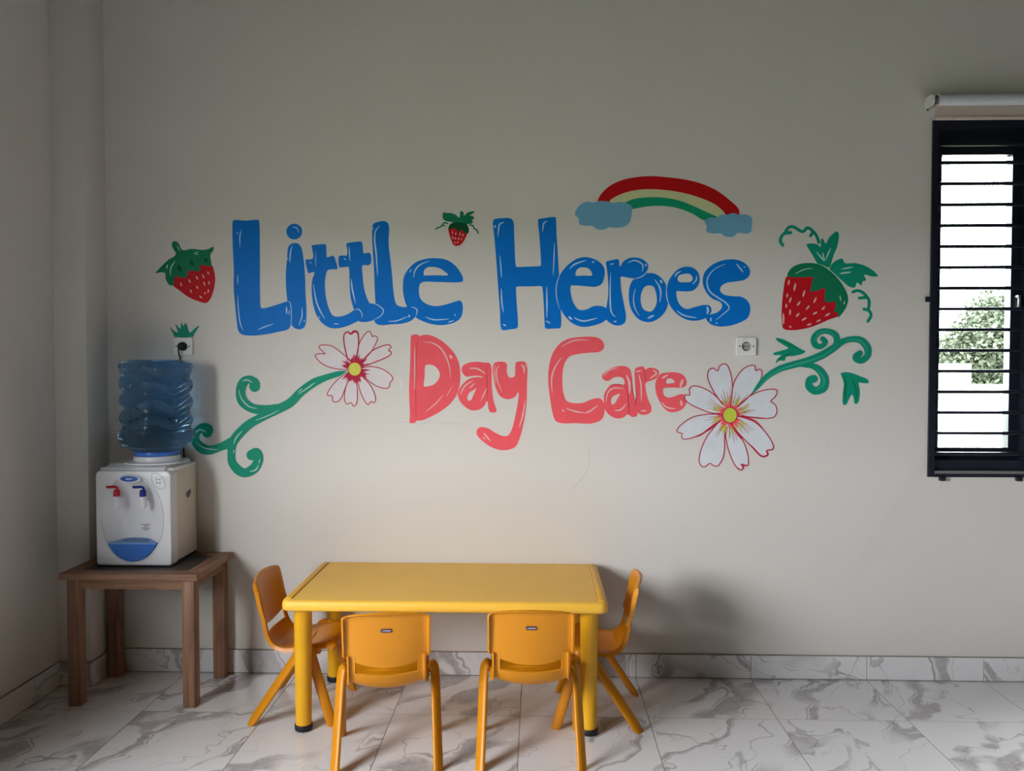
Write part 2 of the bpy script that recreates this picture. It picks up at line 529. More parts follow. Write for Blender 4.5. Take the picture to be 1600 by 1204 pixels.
tile(bc, (XL + COLX + BT) / 2, COLY - BT / 2, BH / 2 + 0.0013, COLX + BT - XL, BT, BH - 0.0026, M['marble_v'])
t = tile(bc, COLX + BT / 2, (COLY - BT) / 2, BH / 2 + 0.0013, -COLY - BT, BT, BH - 0.0026, M['marble_v'])
t.rotation_euler = (0, 0, pi / 2)

# window in the back wall: black frame, sash with pane, security bars, latch and feet
WX0, WX1, WZ0, WZ1 = 1.668, 2.107, 0.882, 2.392
win = tag(empty('window_1', ((WX0 + WX1) / 2, 0, WZ0)), kind='structure')


def wpart(name, x0, x1, y0, y1, z0, z1, m, parent=None, bevel=0.0):
    cx = (WX0 + WX1) / 2
    if parent is None:
        return box(name, x0 - cx, x1 - cx, y0, y1, z0 - WZ0, z1 - WZ0, m, win, bevel)
    return box(name, x0 - cx, x1 - cx, y0, y1, z0 - WZ0, z1 - WZ0, m, parent, bevel)


fr = MB()
cxw = (WX0 + WX1) / 2


def fbox(b, x0, x1, y0, y1, z0, z1): b.box(x0 - cxw, x1 - cxw, y0, y1, z0 - WZ0, z1 - WZ0)


fbox(fr, WX0, WX0 + 0.026, -0.012, 0.13, WZ0, WZ1)
fbox(fr, WX1 - 0.026, WX1, -0.012, 0.13, WZ0, WZ1)
fbox(fr, WX0 + 0.026, WX1 - 0.026, -0.012, 0.13, WZ1 - 0.03, WZ1)
fbox(fr, WX0 + 0.026, WX1 - 0.026, -0.012, 0.13, WZ0, WZ0 + 0.012)
fbox(fr, WX0 + 0.026, WX1 - 0.026, 0.012, 0.13, WZ0 + 0.026, WZ0 + 0.07)
fr.build('window_frame', M['black_metal'], win)
wpart('window_sill', WX0 + 0.026, WX1 - 0.026, -0.006, 0.05, WZ0 + 0.012, WZ0 + 0.026, M['chrome'])
sash = MB()
SX0, SX1, SZ0, SZ1 = 1.694, 2.081, 0.952, 2.362
fbox(sash, SX0, SX0 + 0.044, 0.055, 0.10, SZ0, SZ1)
fbox(sash, SX1 - 0.044, SX1, 0.055, 0.10, SZ0, SZ1)
fbox(sash, SX0 + 0.044, SX1 - 0.044, 0.055, 0.10, SZ1 - 0.10, SZ1)
fbox(sash, SX0 + 0.044, SX1 - 0.044, 0.055, 0.10, SZ0, SZ0 + 0.05)
so = sash.build('sash', M['black_metal'], win)
wpart('pane', SX0 + 0.04, SX1 - 0.04, 0.076, 0.081, SZ0 + 0.045, SZ1 - 0.095, M['pane'], so)
for k in range(15):
    z = 2.217 - k * 0.08845
    wpart('bar', WX0 + 0.020, WX1 - 0.020, 0.004, 0.020, z - 0.006, z + 0.008, M['black_metal'], bevel=0.0015)
wpart('bar', WX0 + 0.020, WX1 - 0.020, 0.004, 0.020, 2.288, 2.299, M['black_metal'], bevel=0.0015)
wpart('hinge_tab', 1.648, 1.668, -0.014, 0.0, 1.628, 1.650, M['black_metal'], bevel=0.002)
wpart('foot_tab', 1.716, 1.738, -0.022, 0.0, 0.866, 0.884, M['black_metal'], bevel=0.002)
wpart('foot_tab', 2.038, 2.060, -0.022, 0.0, 0.866, 0.884, M['black_metal'], bevel=0.002)
hb = MB()
fbox(hb, 2.058, 2.068, 0.03, 0.058, 1.60, 1.66)
fbox(hb, 2.050, 2.060, 0.02, 0.05, 1.648, 1.658)
hb.build('latch_handle', M['chrome'], win, bevel=0.002)


# light-giving windows behind and beside the camera: plain black frames, the back-wall one added
def side_frame(name, axis, at, u0, u1, z0, z1, n):
    e = tag(empty(name, (0, 0, 0)), kind='structure')
    b = MB()

    def q(a0, a1, c0, c1, d0=-0.11, d1=-0.05):
        if axis == 'y': b.box(at + d0, at + d1, a0, a1, c0, c1)
        else: b.box(a0, a1, at + d0, at + d1, c0, c1)
    q(u0, u0 + 0.04, z0, z1); q(u1 - 0.04, u1, z0, z1); q(u0 + 0.04, u1 - 0.04, z1 - 0.04, z1); q(u0 + 0.04, u1 - 0.04, z0, z0 + 0.04)
    for k in range(1, n):
        c = u0 + (u1 - u0) * k / n
        q(c - 0.025, c + 0.025, z0 + 0.04, z1 - 0.04)
    b.build('window_frame', M['black_metal'], e)


for i, (y0, y1, z0, z1) in enumerate(LEFT_WIN): side_frame('window_%d' % (2 + i), 'y', XL, y0, y1, z0, z1, 2)
for i, (x0, x1, z0, z1) in enumerate(REAR_WIN): side_frame('window_%d' % (5 + i), 'x', YR, x0, x1, z0, z1, 3)

side_frame('window_4', 'x', 0.16, *ADDED_BACK_WIN, 2)  # frame of the added window, out of view

# roller blind above the window
rb = tag(empty('roller_blind', (1.89, -0.055, 2.379)), 'grey rolled-up blind with beige hem above the black window', 'blind')
R_ = 0.0285
v, f = lathe([(R_, -0.238), (R_, 0.238)], 32)
o = mesh_obj('roller_tube', [(z, y, x) for x, y, z in v], [t_[::-1] for t_ in f], M['blind'], rb, True)
sharp_by_angle(o, 50); o.location = (0.01, 0, 0.082)
box('hem_fabric', -0.240, 0.248, -0.0120, -0.0090, -0.003, 0.062, M['hem'], rb)
v, f = lathe([(0.009, -0.245), (0.009, 0.245)], 16)
o = mesh_obj('hem_rod', [(z, y, x) for x, y, z in v], [t_[::-1] for t_ in f], M['hem'], rb, True); o.location = (0.004, -0.0105, 0.006); o.scale = (1, 0.6, 1)
for s in (-1, 1):
    b = MB()
    prof = smooth_path([(0.0, -0.034, 0), (0.018, -0.034, 0), (0.033, -0.018, 0), (0.034, 0.006, 0), (0.022, 0.026, 0), (0.0, 0.03, 0), (-0.03, 0.03, 0), (-0.055, 0.02, 0), (-0.055, -0.03, 0)], True, 3)
    n = len(prof)
    vv = [(-0.003, -p.x * (0.72 if p.x > 0 else 1), p.y * 0.72) for p in prof] + [(0.003, -p.x * (0.72 if p.x > 0 else 1), p.y * 0.72) for p in prof]
    ff = [tuple(range(n)), tuple(range(2 * n - 1, n - 1, -1))] + [(i, (i + 1) % n + 0, (i + 1) % n + n, i + n) for i in range(n)]
    b.add(vv, ff)
    br = b.build('bracket', M['socket'], rb)
    br.location = (0.01 + s * 0.262, 0, 0.084)
    v, f = lathe([(0.020, -0.01), (0.022, 0.0), (0.011, 0.003), (0.011, 0.02)], 24)
    cp = mesh_obj('end_cap', [(z * s, y, x) for x, y, z in v], f, M['ink'], rb, True)
    cp.location = (0.01 + s * 0.241, 0, 0.082)
    box('screw', -0.003, 0.003, -0.004, 0.004, -0.004, 0.004, M['dark'], br, 0.001).location = (-s * 0.005, 0.045, -0.026)

# ------------------------------------------------------------------ outdoors
tag(box('ground_outside', -500, 500, -500, 500, -0.5, -0.35, M['ground']), kind='structure')
ow = tag(empty('boundary_wall', (8, 8.4, -0.35)), 'white boundary wall with raised end seen through the window', 'wall')
box('wall_panel', -1.85, 6.0, 0.0, 0.16, 0.0, 1.39, M['render_white'], ow)
box('raised_end', -5.0, -1.85, -0.03, 0.19, 0.0, 1.69, M['render_white'], ow)
tr = tag(empty('leafy_tree', (12.0, 16.6, -0.35)), 'leafy green tree beyond the white boundary wall outside', 'tree')
v, f = tube([(0, 0, 0), (0.05, 0.02, 0.6), (-0.05, 0.05, 1.3), (0.05, 0, 2.2)], [0.22, 0.17, 0.14, 0.06], 10)
mesh_obj('trunk', v, f, M['bark'], tr, True)
rnd = random.Random(4)
lv, lf = [], []
blobs = [(0, 0, 2.2, 1.35), (-1.0, -0.2, 1.8, 1.0), (1.0, 0.1, 1.9, 1.2), (-0.5, -0.5, 2.7, 0.85), (0.5, -0.4, 2.8, 0.9), (-1.55, 0.1, 1.35, 0.7), (2.1, 0, 1.5, 1.0), (0.1, -0.9, 1.5, 1.0), (-0.9, -0.7, 1.1, 0.8), (1.2, -0.8, 1.2, 0.9), (-1.55, -0.2, 2.1, 0.85), (-0.9, 0.3, 2.75, 0.75), (-2.0, 0, 1.75, 0.6), (0.9, -0.6, 2.3, 0.9), (0.1, -0.5, 2.4, 0.9)]
for bxx, byy, bz, br_ in blobs:
    for k in range(int(3800 * br_ ** 2)):
        d = Vector((rnd.gauss(0, 1), rnd.gauss(0, 1), rnd.gauss(0, 1))).normalized() * br_ * (0.45 + 0.6 * rnd.random())
        c = Vector((bxx, byy, bz)) + d
        a = Vector((rnd.gauss(0, 1), rnd.gauss(0, 1), rnd.gauss(0, 1))).normalized()
        b_ = a.cross(Vector((rnd.gauss(0, 1), rnd.gauss(0, 1), rnd.gauss(0, 1)))).normalized()
        s = rnd.uniform(0.04, 0.095)
        n = len(lv)
        lv += [c - a * s, c + b_ * s * 0.45, c + a * s, c - b_ * s * 0.45]
        lf.append((n, n + 1, n + 2, n + 3))
tag(mesh_obj('foliage', lv, lf, M['leaf'], tr), kind='stuff')

# ================================================================== mural on the back wall
SP, CP_, SY, CY = sin(PITCH), cos(PITCH), sin(YAW), cos(YAW)


def on_wall(px, py):
    """photo pixel -> metres (x, z) on the back wall plane"""
    fw = Vector((-SY * CP_, CY * CP_, -SP)); rt = Vector((CY, SY, 0)); up = rt.cross(fw)
    d = fw + rt * ((px - 800) / FPX) + up * ((602 - py) / FPX)
    t = CAM_D / d.y
    return (d.x * t, CAM_H + d.z * t)


class Crop:
    def __init__(s, x, y, k): s.x, s.y, s.k = x, y, k
    def __call__(s, p): return on_wall(s.x + p[0] / s.k, s.y + p[1] / s.k)
    def m(s, w): return w / s.k * CAM_D / FPX


K1, K2, K3, K4 = (Crop(x, 320, 5.473) for x in (340, 540, 760, 970))
K5, K6 = Crop(620, 500, 5.471), Crop(840, 500, 5.471)
K7, K8 = Crop(480, 500, 7.525), Crop(1050, 560, 6.689)
KS, KV, KT, KR, KB, KW = Crop(230, 360, 6.017), Crop(290, 560, 6.019), Crop(670, 320, 16.056), Crop(880, 260, 5.161), Crop(1200, 340, 6.339), Crop(1140, 500, 6.957)
LAY = 0.0005


def paint_slab(b, loops, layer):
    """flat area of paint: outline + holes, from the wall surface out to its layer"""
    y = -LAY * layer
    flat = [p for lp in loops for p in lp]
    n = len(flat)
    vl = [(p[0], y, p[1]) for p in flat] + [(p[0], -0.00005, p[1]) for p in flat]
    tris = tessellate_polygon([[Vector((p[0], p[1], 0)) for p in lp] for lp in loops])
    ff = []
    for t_ in tris:
        a, c, d = (Vector(flat[i]) for i in t_)
        cr = (c - a).x * (d - a).y - (c - a).y * (d - a).x
        if abs(cr) < 1e-12: continue
        ff.append(tuple(t_) if cr > 0 else tuple(t_[::-1]))
    s = 0
    for lp in loops:
        m = len(lp)
        for i in range(m):
            j = (i + 1) % m
            ff.append((s + i, s + j, n + s + j, n + s + i))
        s += m
    b.add(vl, ff)


def centripetal(pts, sub):
    pts = [Vector(p) for p in pts]
    n = len(pts); out = []
    for i in range(n):
        p0, p1, p2, p3 = pts[i - 1], pts[i], pts[(i + 1) % n], pts[(i + 2) % n]
        t0 = 0.0; t1 = t0 + (p1 - p0).length ** 0.5; t2 = t1 + (p2 - p1).length ** 0.5; t3 = t2 + (p3 - p2).length ** 0.5
        for k in range(sub):
            t = t1 + (t2 - t1) * k / sub
            a1 = p0 * ((t1 - t) / (t1 - t0)) + p1 * ((t - t0) / (t1 - t0))
            a2 = p1 * ((t2 - t) / (t2 - t1)) + p2 * ((t - t1) / (t2 - t1))
            a3 = p2 * ((t3 - t) / (t3 - t2)) + p3 * ((t - t2) / (t3 - t2))
            b1 = a1 * ((t2 - t) / (t2 - t0)) + a2 * ((t - t0) / (t2 - t0))
            b2 = a2 * ((t3 - t) / (t3 - t1)) + a3 * ((t - t1) / (t3 - t1))
            out.append(b1 * ((t2 - t) / (t2 - t1)) + b2 * ((t - t1) / (t2 - t1)))
    return out


def area(K, outline, holes=(), sub=4):
    return [[(p.x, p.y) for p in centripetal([(*K(q), 0) for q in lp], sub)] for lp in (outline, *holes)]


def stroke_loop(K, pts, w, taper=True):
    """a brush stroke: centre line with widths (crop px)"""
    if len(pts) == 1: pts = [pts[0], (pts[0][0] + 3, pts[0][1] + 3)]
    if len(pts[0]) == 3:
        ws = [p[2] for p in pts]; taper = False
    else:
        ws = None
    c = smooth_path([(*K(p[:2]), 0) for p in pts], False, 6)
    n = len(c)
    if ws:
        wl = smooth_path([(x, 0, 0) for x in ws], False, 6)
        hw = [max(K.m(q.x) / 2, 0.0003) for q in wl]
    else:
        hw = [K.m(w) / 2 * (max(0.25, math.sin(pi * (0.08 + 0.84 * i / (n - 1)))) if taper else 1) for i in range(n)]
    Lh, Rh = [], []
    for i in range(n):
        t_ = c[min(i + 1, n - 1)] - c[max(i - 1, 0)]
        t_ = t_.normalized() if t_.length > 1e-9 else Vector((1, 0, 0))
        nn = Vector((-t_.y, t_.x, 0)) * hw[i]
        Lh.append(c[i] + nn); Rh.append(c[i] - nn)
    return c, hw, Lh, Rh


def paint_stroke(b, K, pts, w, layer, taper=True, caps=True):
    c, hw, Lh, Rh = stroke_loop(K, pts, w, taper)
    y = -LAY * layer
    n = len(c)
    v = [(p.x, y - 0.00025 * i / n, p.y) for i, p in enumerate(Lh)] + [(p.x, y - 0.00025 * i / n, p.y) for i, p in enumerate(Rh)]
    f = [(n + i, n + i + 1, i + 1, i) for i in range(n - 1)]
    b.add(v, f)
    if caps:
        for i in (0, n - 1):
            m = 12
            b.add([(c[i].x + hw[i] * cos(2 * pi * k / m), y + (0.00006 if i == 0 else -0.0003), c[i].y + hw[i] * sin(2 * pi * k / m)) for k in range(m)], [tuple(range(m))])


def flat_part(name, b, m, parent):
    o = mesh_obj(name, b.v, b.f, m, parent)
    return o


def brush(name, K, pts, w, layer, m, parent):
    b = MB(); paint_stroke(b, K, pts, w, layer)
    return flat_part(name, b, m, parent)


def mural(name, label, cat='mural', group=None):
    return tag(empty(name), label, cat, group)


def letter(parent, ch, K, outline, holes=(), layer=1, paint='blue', his=(), hi='blue_hi', extra=(), edges=()):
    b = MB(); paint_slab(b, area(K, outline, holes), layer)
    for e in extra: paint_slab(b, area(K, e), layer)
    o = flat_part('letter', b, PM[paint], parent)
    o['label'] = 'painted letter ' + ch
    if his:
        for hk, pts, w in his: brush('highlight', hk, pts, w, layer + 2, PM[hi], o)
    if edges:
        for hk, pts, w in edges: brush('edge_line', hk, pts, w, layer + 1, PM['coral_dk'], o)
    return o


def ell(cx, cy, rx, ry, n=16): return [(cx + rx * cos(2 * pi * k / n), cy + ry * sin(2 * pi * k / n)) for k in range(n)]


W1 = mural('painted_word', 'blue painted word Little on the wall', 'lettering', 'words of the wall mural')
letter(W1, 'L', K1, [(130, 150), (137, 132), (240, 135), (330, 128), (352, 130), (357, 150), (362, 450), (362, 700), (366, 860), (372, 880), (392, 884), (480, 862), (585, 828), (610, 826), (628, 850), (632, 940), (622, 1040), (600, 1065), (520, 1085), (420, 1105), (300, 1117), (210, 1108), (180, 1080), (165, 1000), (150, 850), (138, 700), (140, 560), (132, 400), (128, 250)], layer=3,
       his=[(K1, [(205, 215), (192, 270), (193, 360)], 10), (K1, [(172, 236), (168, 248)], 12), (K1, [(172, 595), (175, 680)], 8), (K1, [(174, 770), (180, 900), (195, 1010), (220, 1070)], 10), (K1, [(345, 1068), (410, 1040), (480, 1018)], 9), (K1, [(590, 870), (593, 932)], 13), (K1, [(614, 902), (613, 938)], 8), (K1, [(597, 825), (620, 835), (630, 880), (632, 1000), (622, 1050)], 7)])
letter(W1, 'i', K1, [(605, 360), (625, 335), (660, 326), (695, 335), (718, 370), (735, 460), (748, 600), (752, 750), (760, 880), (757, 1000), (745, 1040), (715, 1062), (670, 1058), (635, 1030), (620, 950), (600, 850), (585, 700), (583, 600), (595, 450)], layer=1, extra=[ell(656, 228, 68, 67)],
       his=[(K1, [(637, 352), (622, 420), (620, 492)], 12), (K1, [(601, 455), (602, 470)], 9), (K1, [(722, 880), (722, 950), (698, 1028)], 10), (K1, [(742, 982), (742, 1000)], 8), (K1, [(643, 190), (678, 198), (696, 238)], 11)])
letter(W1, 't', K1, [(805, 347), (808, 345), (922, 335), (926, 338), (934, 448), (938, 450), (988, 433), (995, 438), (1026, 545), (1020, 550), (942, 558), (922, 620), (918, 680), (925, 780), (950, 880), (985, 945), (1030, 955), (1110, 935), (1180, 893), (1210, 892), (1232, 925), (1234, 965), (1205, 990), (1095, 1040), (1020, 1055), (960, 1050), (900, 1015), (850, 950), (820, 860), (806, 760), (808, 650), (828, 575), (780, 584), (774, 580), (752, 472), (756, 467), (815, 458)], layer=3,
       his=[(K1, [(840, 395), (840, 530)], 5), (K1, [(820, 680), (845, 820), (880, 910), (917, 972)], 13), (K1, [(865, 953), (877, 972)], 8), (K1, [(993, 1017), (1042, 1017)], 7), (K1, [(795, 488), (797, 502)], 10), (K2, [(80, 895), (115, 893), (140, 930), (142, 965)], 9)])
letter(W1, 't', K2, [(8, 332), (12, 328), (130, 313), (140, 318), (152, 412), (156, 415), (205, 410), (217, 430), (215, 500), (195, 515), (145, 518), (145, 600), (160, 720), (185, 800), (205, 835), (260, 848), (300, 870), (322, 905), (305, 945), (250, 980), (180, 1000), (110, 992), (75, 905), (45, 800), (35, 700), (28, 533), (24, 530), (-50, 535), (-55, 530), (-58, 442), (-40, 432), (12, 430)], layer=2,
       his=[(K2, [(30, 355), (38, 478)], 9), (K2, [(-6, 458), (-5, 470)], 13), (K2, [(49, 632), (58, 720), (86, 842)], 13), (K2, [(200, 838), (260, 848), (305, 878), (325, 905), (300, 950), (245, 980)], 9)])
letter(W1, 'l', K2, [(228, 200), (235, 165), (280, 145), (325, 138), (355, 148), (370, 180), (368, 330), (385, 480), (400, 620), (410, 740), (435, 850), (480, 870), (560, 872), (595, 880), (610, 905), (600, 950), (560, 990), (480, 1015), (400, 1020), (300, 1028), (262, 1015), (245, 985), (255, 900), (250, 750), (240, 500), (228, 300)], layer=1,
       his=[(K2, [(292, 181), (257, 222), (249, 300), (262, 420), (268, 510), (274, 604)], 14), (K2, [(237, 188), (228, 216)], 7), (K2, [(560, 872), (600, 885), (612, 910), (600, 955)], 9), (K2, [(365, 995), (440, 990), (530, 955)], 9), (K2, [(543, 938), (545, 960)], 13)])
letter(W1, 'e', K2, [(490, 680), (500, 610), (535, 550), (600, 490), (690, 460), (780, 455), (860, 468), (930, 510), (985, 580), (1005, 630), (1000, 655), (960, 662), (800, 660), (660, 660), (635, 680), (627, 730), (640, 800), (690, 845), (770, 865), (860, 850), (940, 825), (980, 818), (998, 840), (1000, 920), (980, 970), (930, 1005), (820, 1028), (720, 1015), (640, 985), (600, 962), (560, 930), (520, 860), (495, 770)],
       holes=[[(668, 600), (672, 560), (700, 535), (750, 530), (810, 545), (860, 580), (876, 597), (872, 601), (770, 601), (672, 602)]], layer=0.6,
       his=[(K2, [(716, 480), (640, 510), (595, 560), (582, 622)], 12), (K2, [(565, 548), (548, 578)], 8), (K2, [(682, 958), (760, 982), (882, 975)], 10), (K2, [(932, 942), (940, 938)], 16), (K2, [(876, 1004), (925, 988)], 9)])
W2 = mural('painted_word', 'blue painted word Heroes on the wall', 'lettering', 'words of the wall mural')
letter(W2, 'H', K3, [(55, 150), (65, 125), (130, 114), (205, 115), (230, 140), (238, 260), (253, 527), (257, 530), (330, 528), (463, 521), (466, 517), (455, 300), (443, 127), (447, 122), (500, 112), (588, 102), (592, 105), (600, 250), (610, 400), (620, 580), (630, 800), (640, 1000), (632, 1050), (575, 1057), (505, 1055), (498, 1020), (490, 850), (476, 698), (472, 695), (380, 697), (257, 700), (254, 704), (260, 850), (270, 1000), (265, 1050), (200, 1065), (140, 1070), (125, 1055), (115, 900), (100, 700), (80, 420), (65, 250)], layer=1,
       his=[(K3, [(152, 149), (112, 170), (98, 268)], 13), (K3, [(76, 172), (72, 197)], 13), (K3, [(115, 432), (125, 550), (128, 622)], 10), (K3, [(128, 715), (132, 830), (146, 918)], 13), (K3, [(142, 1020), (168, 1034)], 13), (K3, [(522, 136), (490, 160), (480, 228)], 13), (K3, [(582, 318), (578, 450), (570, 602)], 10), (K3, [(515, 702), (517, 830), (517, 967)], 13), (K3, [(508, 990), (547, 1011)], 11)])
letter(W2, 'e', K3, [(600, 740), (605, 650), (640, 580), (700, 510), (780, 458), (850, 447), (920, 462), (980, 500), (1010, 550), (1005, 630), (980, 680), (930, 700), (850, 695), (724, 689), (720, 693), (720, 750), (745, 840), (790, 895), (850, 895), (920, 865), (980, 865), (1020, 880), (1050, 920), (1040, 960), (1000, 1000), (920, 1030), (820, 1043), (740, 1015), (680, 960), (630, 880)],
       holes=[[(763, 603), (770, 560), (800, 537), (860, 538), (890, 560), (905, 600), (900, 604), (830, 604)]], layer=3,
       his=[(K3, [(710, 545), (760, 505), (852, 474)], 13), (K3, [(903, 488), (922, 488)], 15), (K3, [(630, 590), (600, 680), (598, 780), (625, 890)], 9), (K3, [(703, 953), (732, 982)], 17), (K3, [(748, 964), (830, 993), (948, 966)], 13)])
letter(W2, 'r', K4, [(-127, 487), (-122, 484), (-69, 470), (-23, 464), (-18, 468), (-9, 530), (16, 490), (40, 470), (80, 453), (140, 452), (200, 475), (233, 515), (225, 560), (190, 602), (150, 622), (100, 628), (2, 613), (-4, 618), (-4, 640), (1, 720), (26, 850), (43, 950), (36, 1000), (1, 1028), (-54, 1028), (-104, 1000), (-127, 975), (-124, 880), (-109, 780), (-109, 650), (-119, 550)], layer=4,
       his=[(K4, [(-91, 509), (-62, 503)], 11), (K4, [(-87, 580), (-92, 720), (-89, 870), (-74, 930), (-47, 957)], 13), (K4, [(-63, 997), (-35, 997)], 10), (K4, [(56, 496), (110, 475), (160, 490), (188, 520), (183, 568)], 13), (K4, [(213, 503), (213, 528)], 14), (K4, [(110, 635), (180, 612), (225, 575)], 9)])
letter(W2, 'o', K4, [(68, 780), (75, 700), (105, 640), (160, 600), (220, 584), (280, 585), (330, 610), (375, 660), (400, 730), (405, 840), (380, 910), (330, 965), (270, 998), (210, 1000), (150, 975), (100, 915), (75, 850)],
       holes=[[(168, 800), (180, 740), (205, 700), (240, 688), (280, 700), (300, 750), (308, 820), (295, 870), (260, 910), (220, 908), (185, 880)]], layer=2,
       his=[(K4, [(123, 717), (108, 800), (120, 880), (157, 948)], 10), (K4, [(288, 638), (325, 690), (341, 750), (333, 833)], 14), (K4, [(338, 642), (352, 668)], 18), (K4, [(228, 970), (284, 943)], 18)])
letter(W2, 'e', K4, [(395, 740), (405, 660), (440, 600), (490, 550), (550, 530), (610, 535), (655, 570), (675, 630), (660, 690), (620, 730), (560, 740), (477, 738), (475, 742), (480, 800), (510, 860), (560, 890), (640, 870), (720, 855), (755, 860), (775, 890), (765, 930), (720, 970), (640, 990), (560, 980), (490, 940), (440, 890), (405, 820)],
       holes=[[(485, 640), (495, 605), (540, 590), (590, 592), (615, 625), (600, 655), (540, 662), (500, 658)]], layer=3,
       his=[(K4, [(388, 690), (392, 780), (408, 850)], 10), (K4, [(459, 617), (480, 585), (514, 567)], 12), (K4, [(645, 602), (645, 640), (612, 678)], 11), (K4, [(478, 903), (540, 945), (648, 966)], 12), (K4, [(735, 868), (745, 900), (737, 934)], 20)])
letter(W2, 's', K4, [(700, 640), (715, 580), (770, 520), (850, 480), (940, 465), (1010, 473), (1070, 505), (1105, 560), (1098, 605), (1060, 640), (980, 655), (900, 668), (855, 700), (850, 735), (880, 765), (960, 780), (1030, 785), (1080, 815), (1105, 860), (1105, 920), (1080, 970), (1020, 1005), (920, 1035), (830, 1038), (770, 1020), (735, 985), (730, 960), (755, 940), (820, 920), (860, 885), (865, 850), (840, 825), (780, 800), (730, 745), (705, 690)], layer=1,
       his=[(K4, [(892, 504), (800, 550), (745, 620), (740, 690), (770, 750), (850, 805), (900, 840), (925, 885), (860, 945), (815, 982)], 13), (K4, [(770, 962), (768, 997)], 13), (K4, [(988, 503), (1047, 577)], 12), (K4, [(1052, 527), (1060, 535)], 12), (K4, [(813, 1009), (825, 1010)], 13)])

W3 = mural('painted_word', 'coral red painted word Day on the wall', 'lettering', 'words of the wall mural')
cor = dict(paint='coral', hi='coral_hi')
letter(W3, 'D', K5, [(122, 132), (126, 128), (150, 122), (180, 122), (184, 126), (188, 138), (220, 127), (280, 127), (350, 155), (420, 205), (490, 280), (530, 360), (543, 450), (538, 550), (510, 640), (450, 720), (380, 775), (290, 825), (210, 857), (165, 860), (158, 875), (114, 880), (110, 876), (112, 800), (105, 600), (115, 350)],
       holes=[[(243, 390), (247, 385), (275, 380), (320, 390), (355, 425), (368, 465), (350, 515), (310, 552), (236, 568), (231, 564), (238, 480)]], layer=1,
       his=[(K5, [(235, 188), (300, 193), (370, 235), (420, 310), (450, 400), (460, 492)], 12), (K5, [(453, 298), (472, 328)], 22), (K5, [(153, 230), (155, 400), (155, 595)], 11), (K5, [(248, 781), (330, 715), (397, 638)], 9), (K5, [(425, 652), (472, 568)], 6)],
       edges=[(K5, [(186, 140), (170, 240), (163, 400), (163, 700), (165, 860)], 5)], **cor)
letter(W3, 'a', K5, [(553, 420), (570, 385), (620, 362), (690, 355), (750, 362), (790, 365), (808, 400), (810, 480), (815, 600), (830, 700), (853, 770), (848, 784), (800, 785), (785, 760), (772, 690), (745, 735), (700, 765), (640, 770), (590, 745), (545, 700), (522, 640), (525, 610), (560, 550), (620, 500), (680, 487), (735, 488), (738, 484), (690, 475), (640, 477), (595, 482), (565, 455)],
       holes=[[(603, 665), (620, 620), (660, 595), (678, 580), (655, 640), (635, 680), (612, 688)]], layer=2,
       his=[(K5, [(618, 412), (690, 415), (757, 458)], 14), (K5, [(680, 482), (735, 487)], 6), (K5, [(543, 638), (580, 565), (652, 515)], 12), (K5, [(618, 582), (667, 538)], 9), (K5, [(771, 578), (718, 688)], 9)],
       edges=[(K5, [(765, 380), (770, 500), (774, 600), (772, 690)], 5)], **cor)
letter(W3, 'y', K5, [(822, 390), (840, 362), (920, 357), (940, 375), (942, 450), (965, 490), (1005, 480), (1012, 400), (1018, 362), (1024, 357), (1095, 355), (1113, 390), (1113, 550), (1108, 720), (1090, 850), (1060, 980), (1015, 1080), (960, 1105), (890, 1110), (800, 1080), (730, 1030), (685, 980), (682, 945), (710, 915), (770, 920), (840, 960), (900, 988), (950, 985), (980, 940), (1010, 830), (1035, 700), (1041, 618), (1037, 616), (1010, 655), (950, 675), (890, 655), (850, 590), (828, 490)], layer=1,
       his=[(K5, [(877, 384), (852, 430), (862, 520), (899, 614)], 10), (K5, [(838, 378), (835, 450), (850, 545)], 7), (K5, [(1063, 378), (1088, 410), (1088, 458)], 15), (K5, [(1095, 372), (1106, 402)], 7), (K5, [(1096, 690), (1080, 800), (1048, 914)], 14), (K5, [(743, 963), (802, 1033)], 13), (K5, [(733, 998), (757, 1017)], 9)], **cor)
W4 = mural('painted_word', 'coral red painted word Care on the wall', 'lettering', 'words of the wall mural')
letter(W4, 'C', K6, [(90, 500), (100, 380), (130, 280), (190, 200), (260, 160), (350, 145), (480, 142), (535, 160), (567, 200), (565, 240), (530, 270), (440, 278), (340, 290), (275, 310), (235, 360), (215, 440), (212, 540), (225, 640), (250, 690), (310, 708), (390, 705), (450, 680), (510, 665), (545, 675), (570, 720), (570, 800), (545, 850), (460, 883), (330, 880), (190, 878), (150, 855), (125, 780), (105, 660)], layer=1,
       his=[(K6, [(203, 226), (280, 185), (350, 168), (442, 172)], 11), (K6, [(206, 320), (150, 400), (120, 500), (125, 623)], 14), (K6, [(213, 763), (223, 782)], 15), (K6, [(243, 754), (320, 778), (400, 792)], 13), (K6, [(400, 794), (450, 775), (512, 730)], 14)], **cor)
letter(W4, 'a', K6, [(548, 480), (570, 450), (630, 410), (700, 392), (765, 398), (795, 430), (803, 500), (810, 600), (830, 690), (850, 780), (850, 815), (810, 828), (770, 805), (735, 830), (680, 840), (620, 815), (580, 770), (567, 690), (570, 630), (610, 570), (670, 548), (738, 552), (742, 547), (740, 510), (715, 488), (650, 490), (610, 517), (570, 512)],
       holes=[[(628, 690), (640, 655), (680, 635), (703, 628), (680, 675), (655, 715), (635, 720)]], layer=2,
       his=[(K6, [(558, 482), (610, 430), (692, 404)], 9), (K6, [(758, 467), (785, 540), (785, 625)], 20), (K6, [(585, 702), (600, 620), (650, 580), (742, 585)], 12), (K6, [(658, 771), (710, 765), (757, 717)], 13)],
       edges=[(K6, [(740, 540), (768, 620), (778, 760), (775, 800)], 6), (K6, [(600, 565), (660, 548), (735, 552)], 6), (K6, [(803, 480), (812, 610), (830, 690)], 6)], **cor)
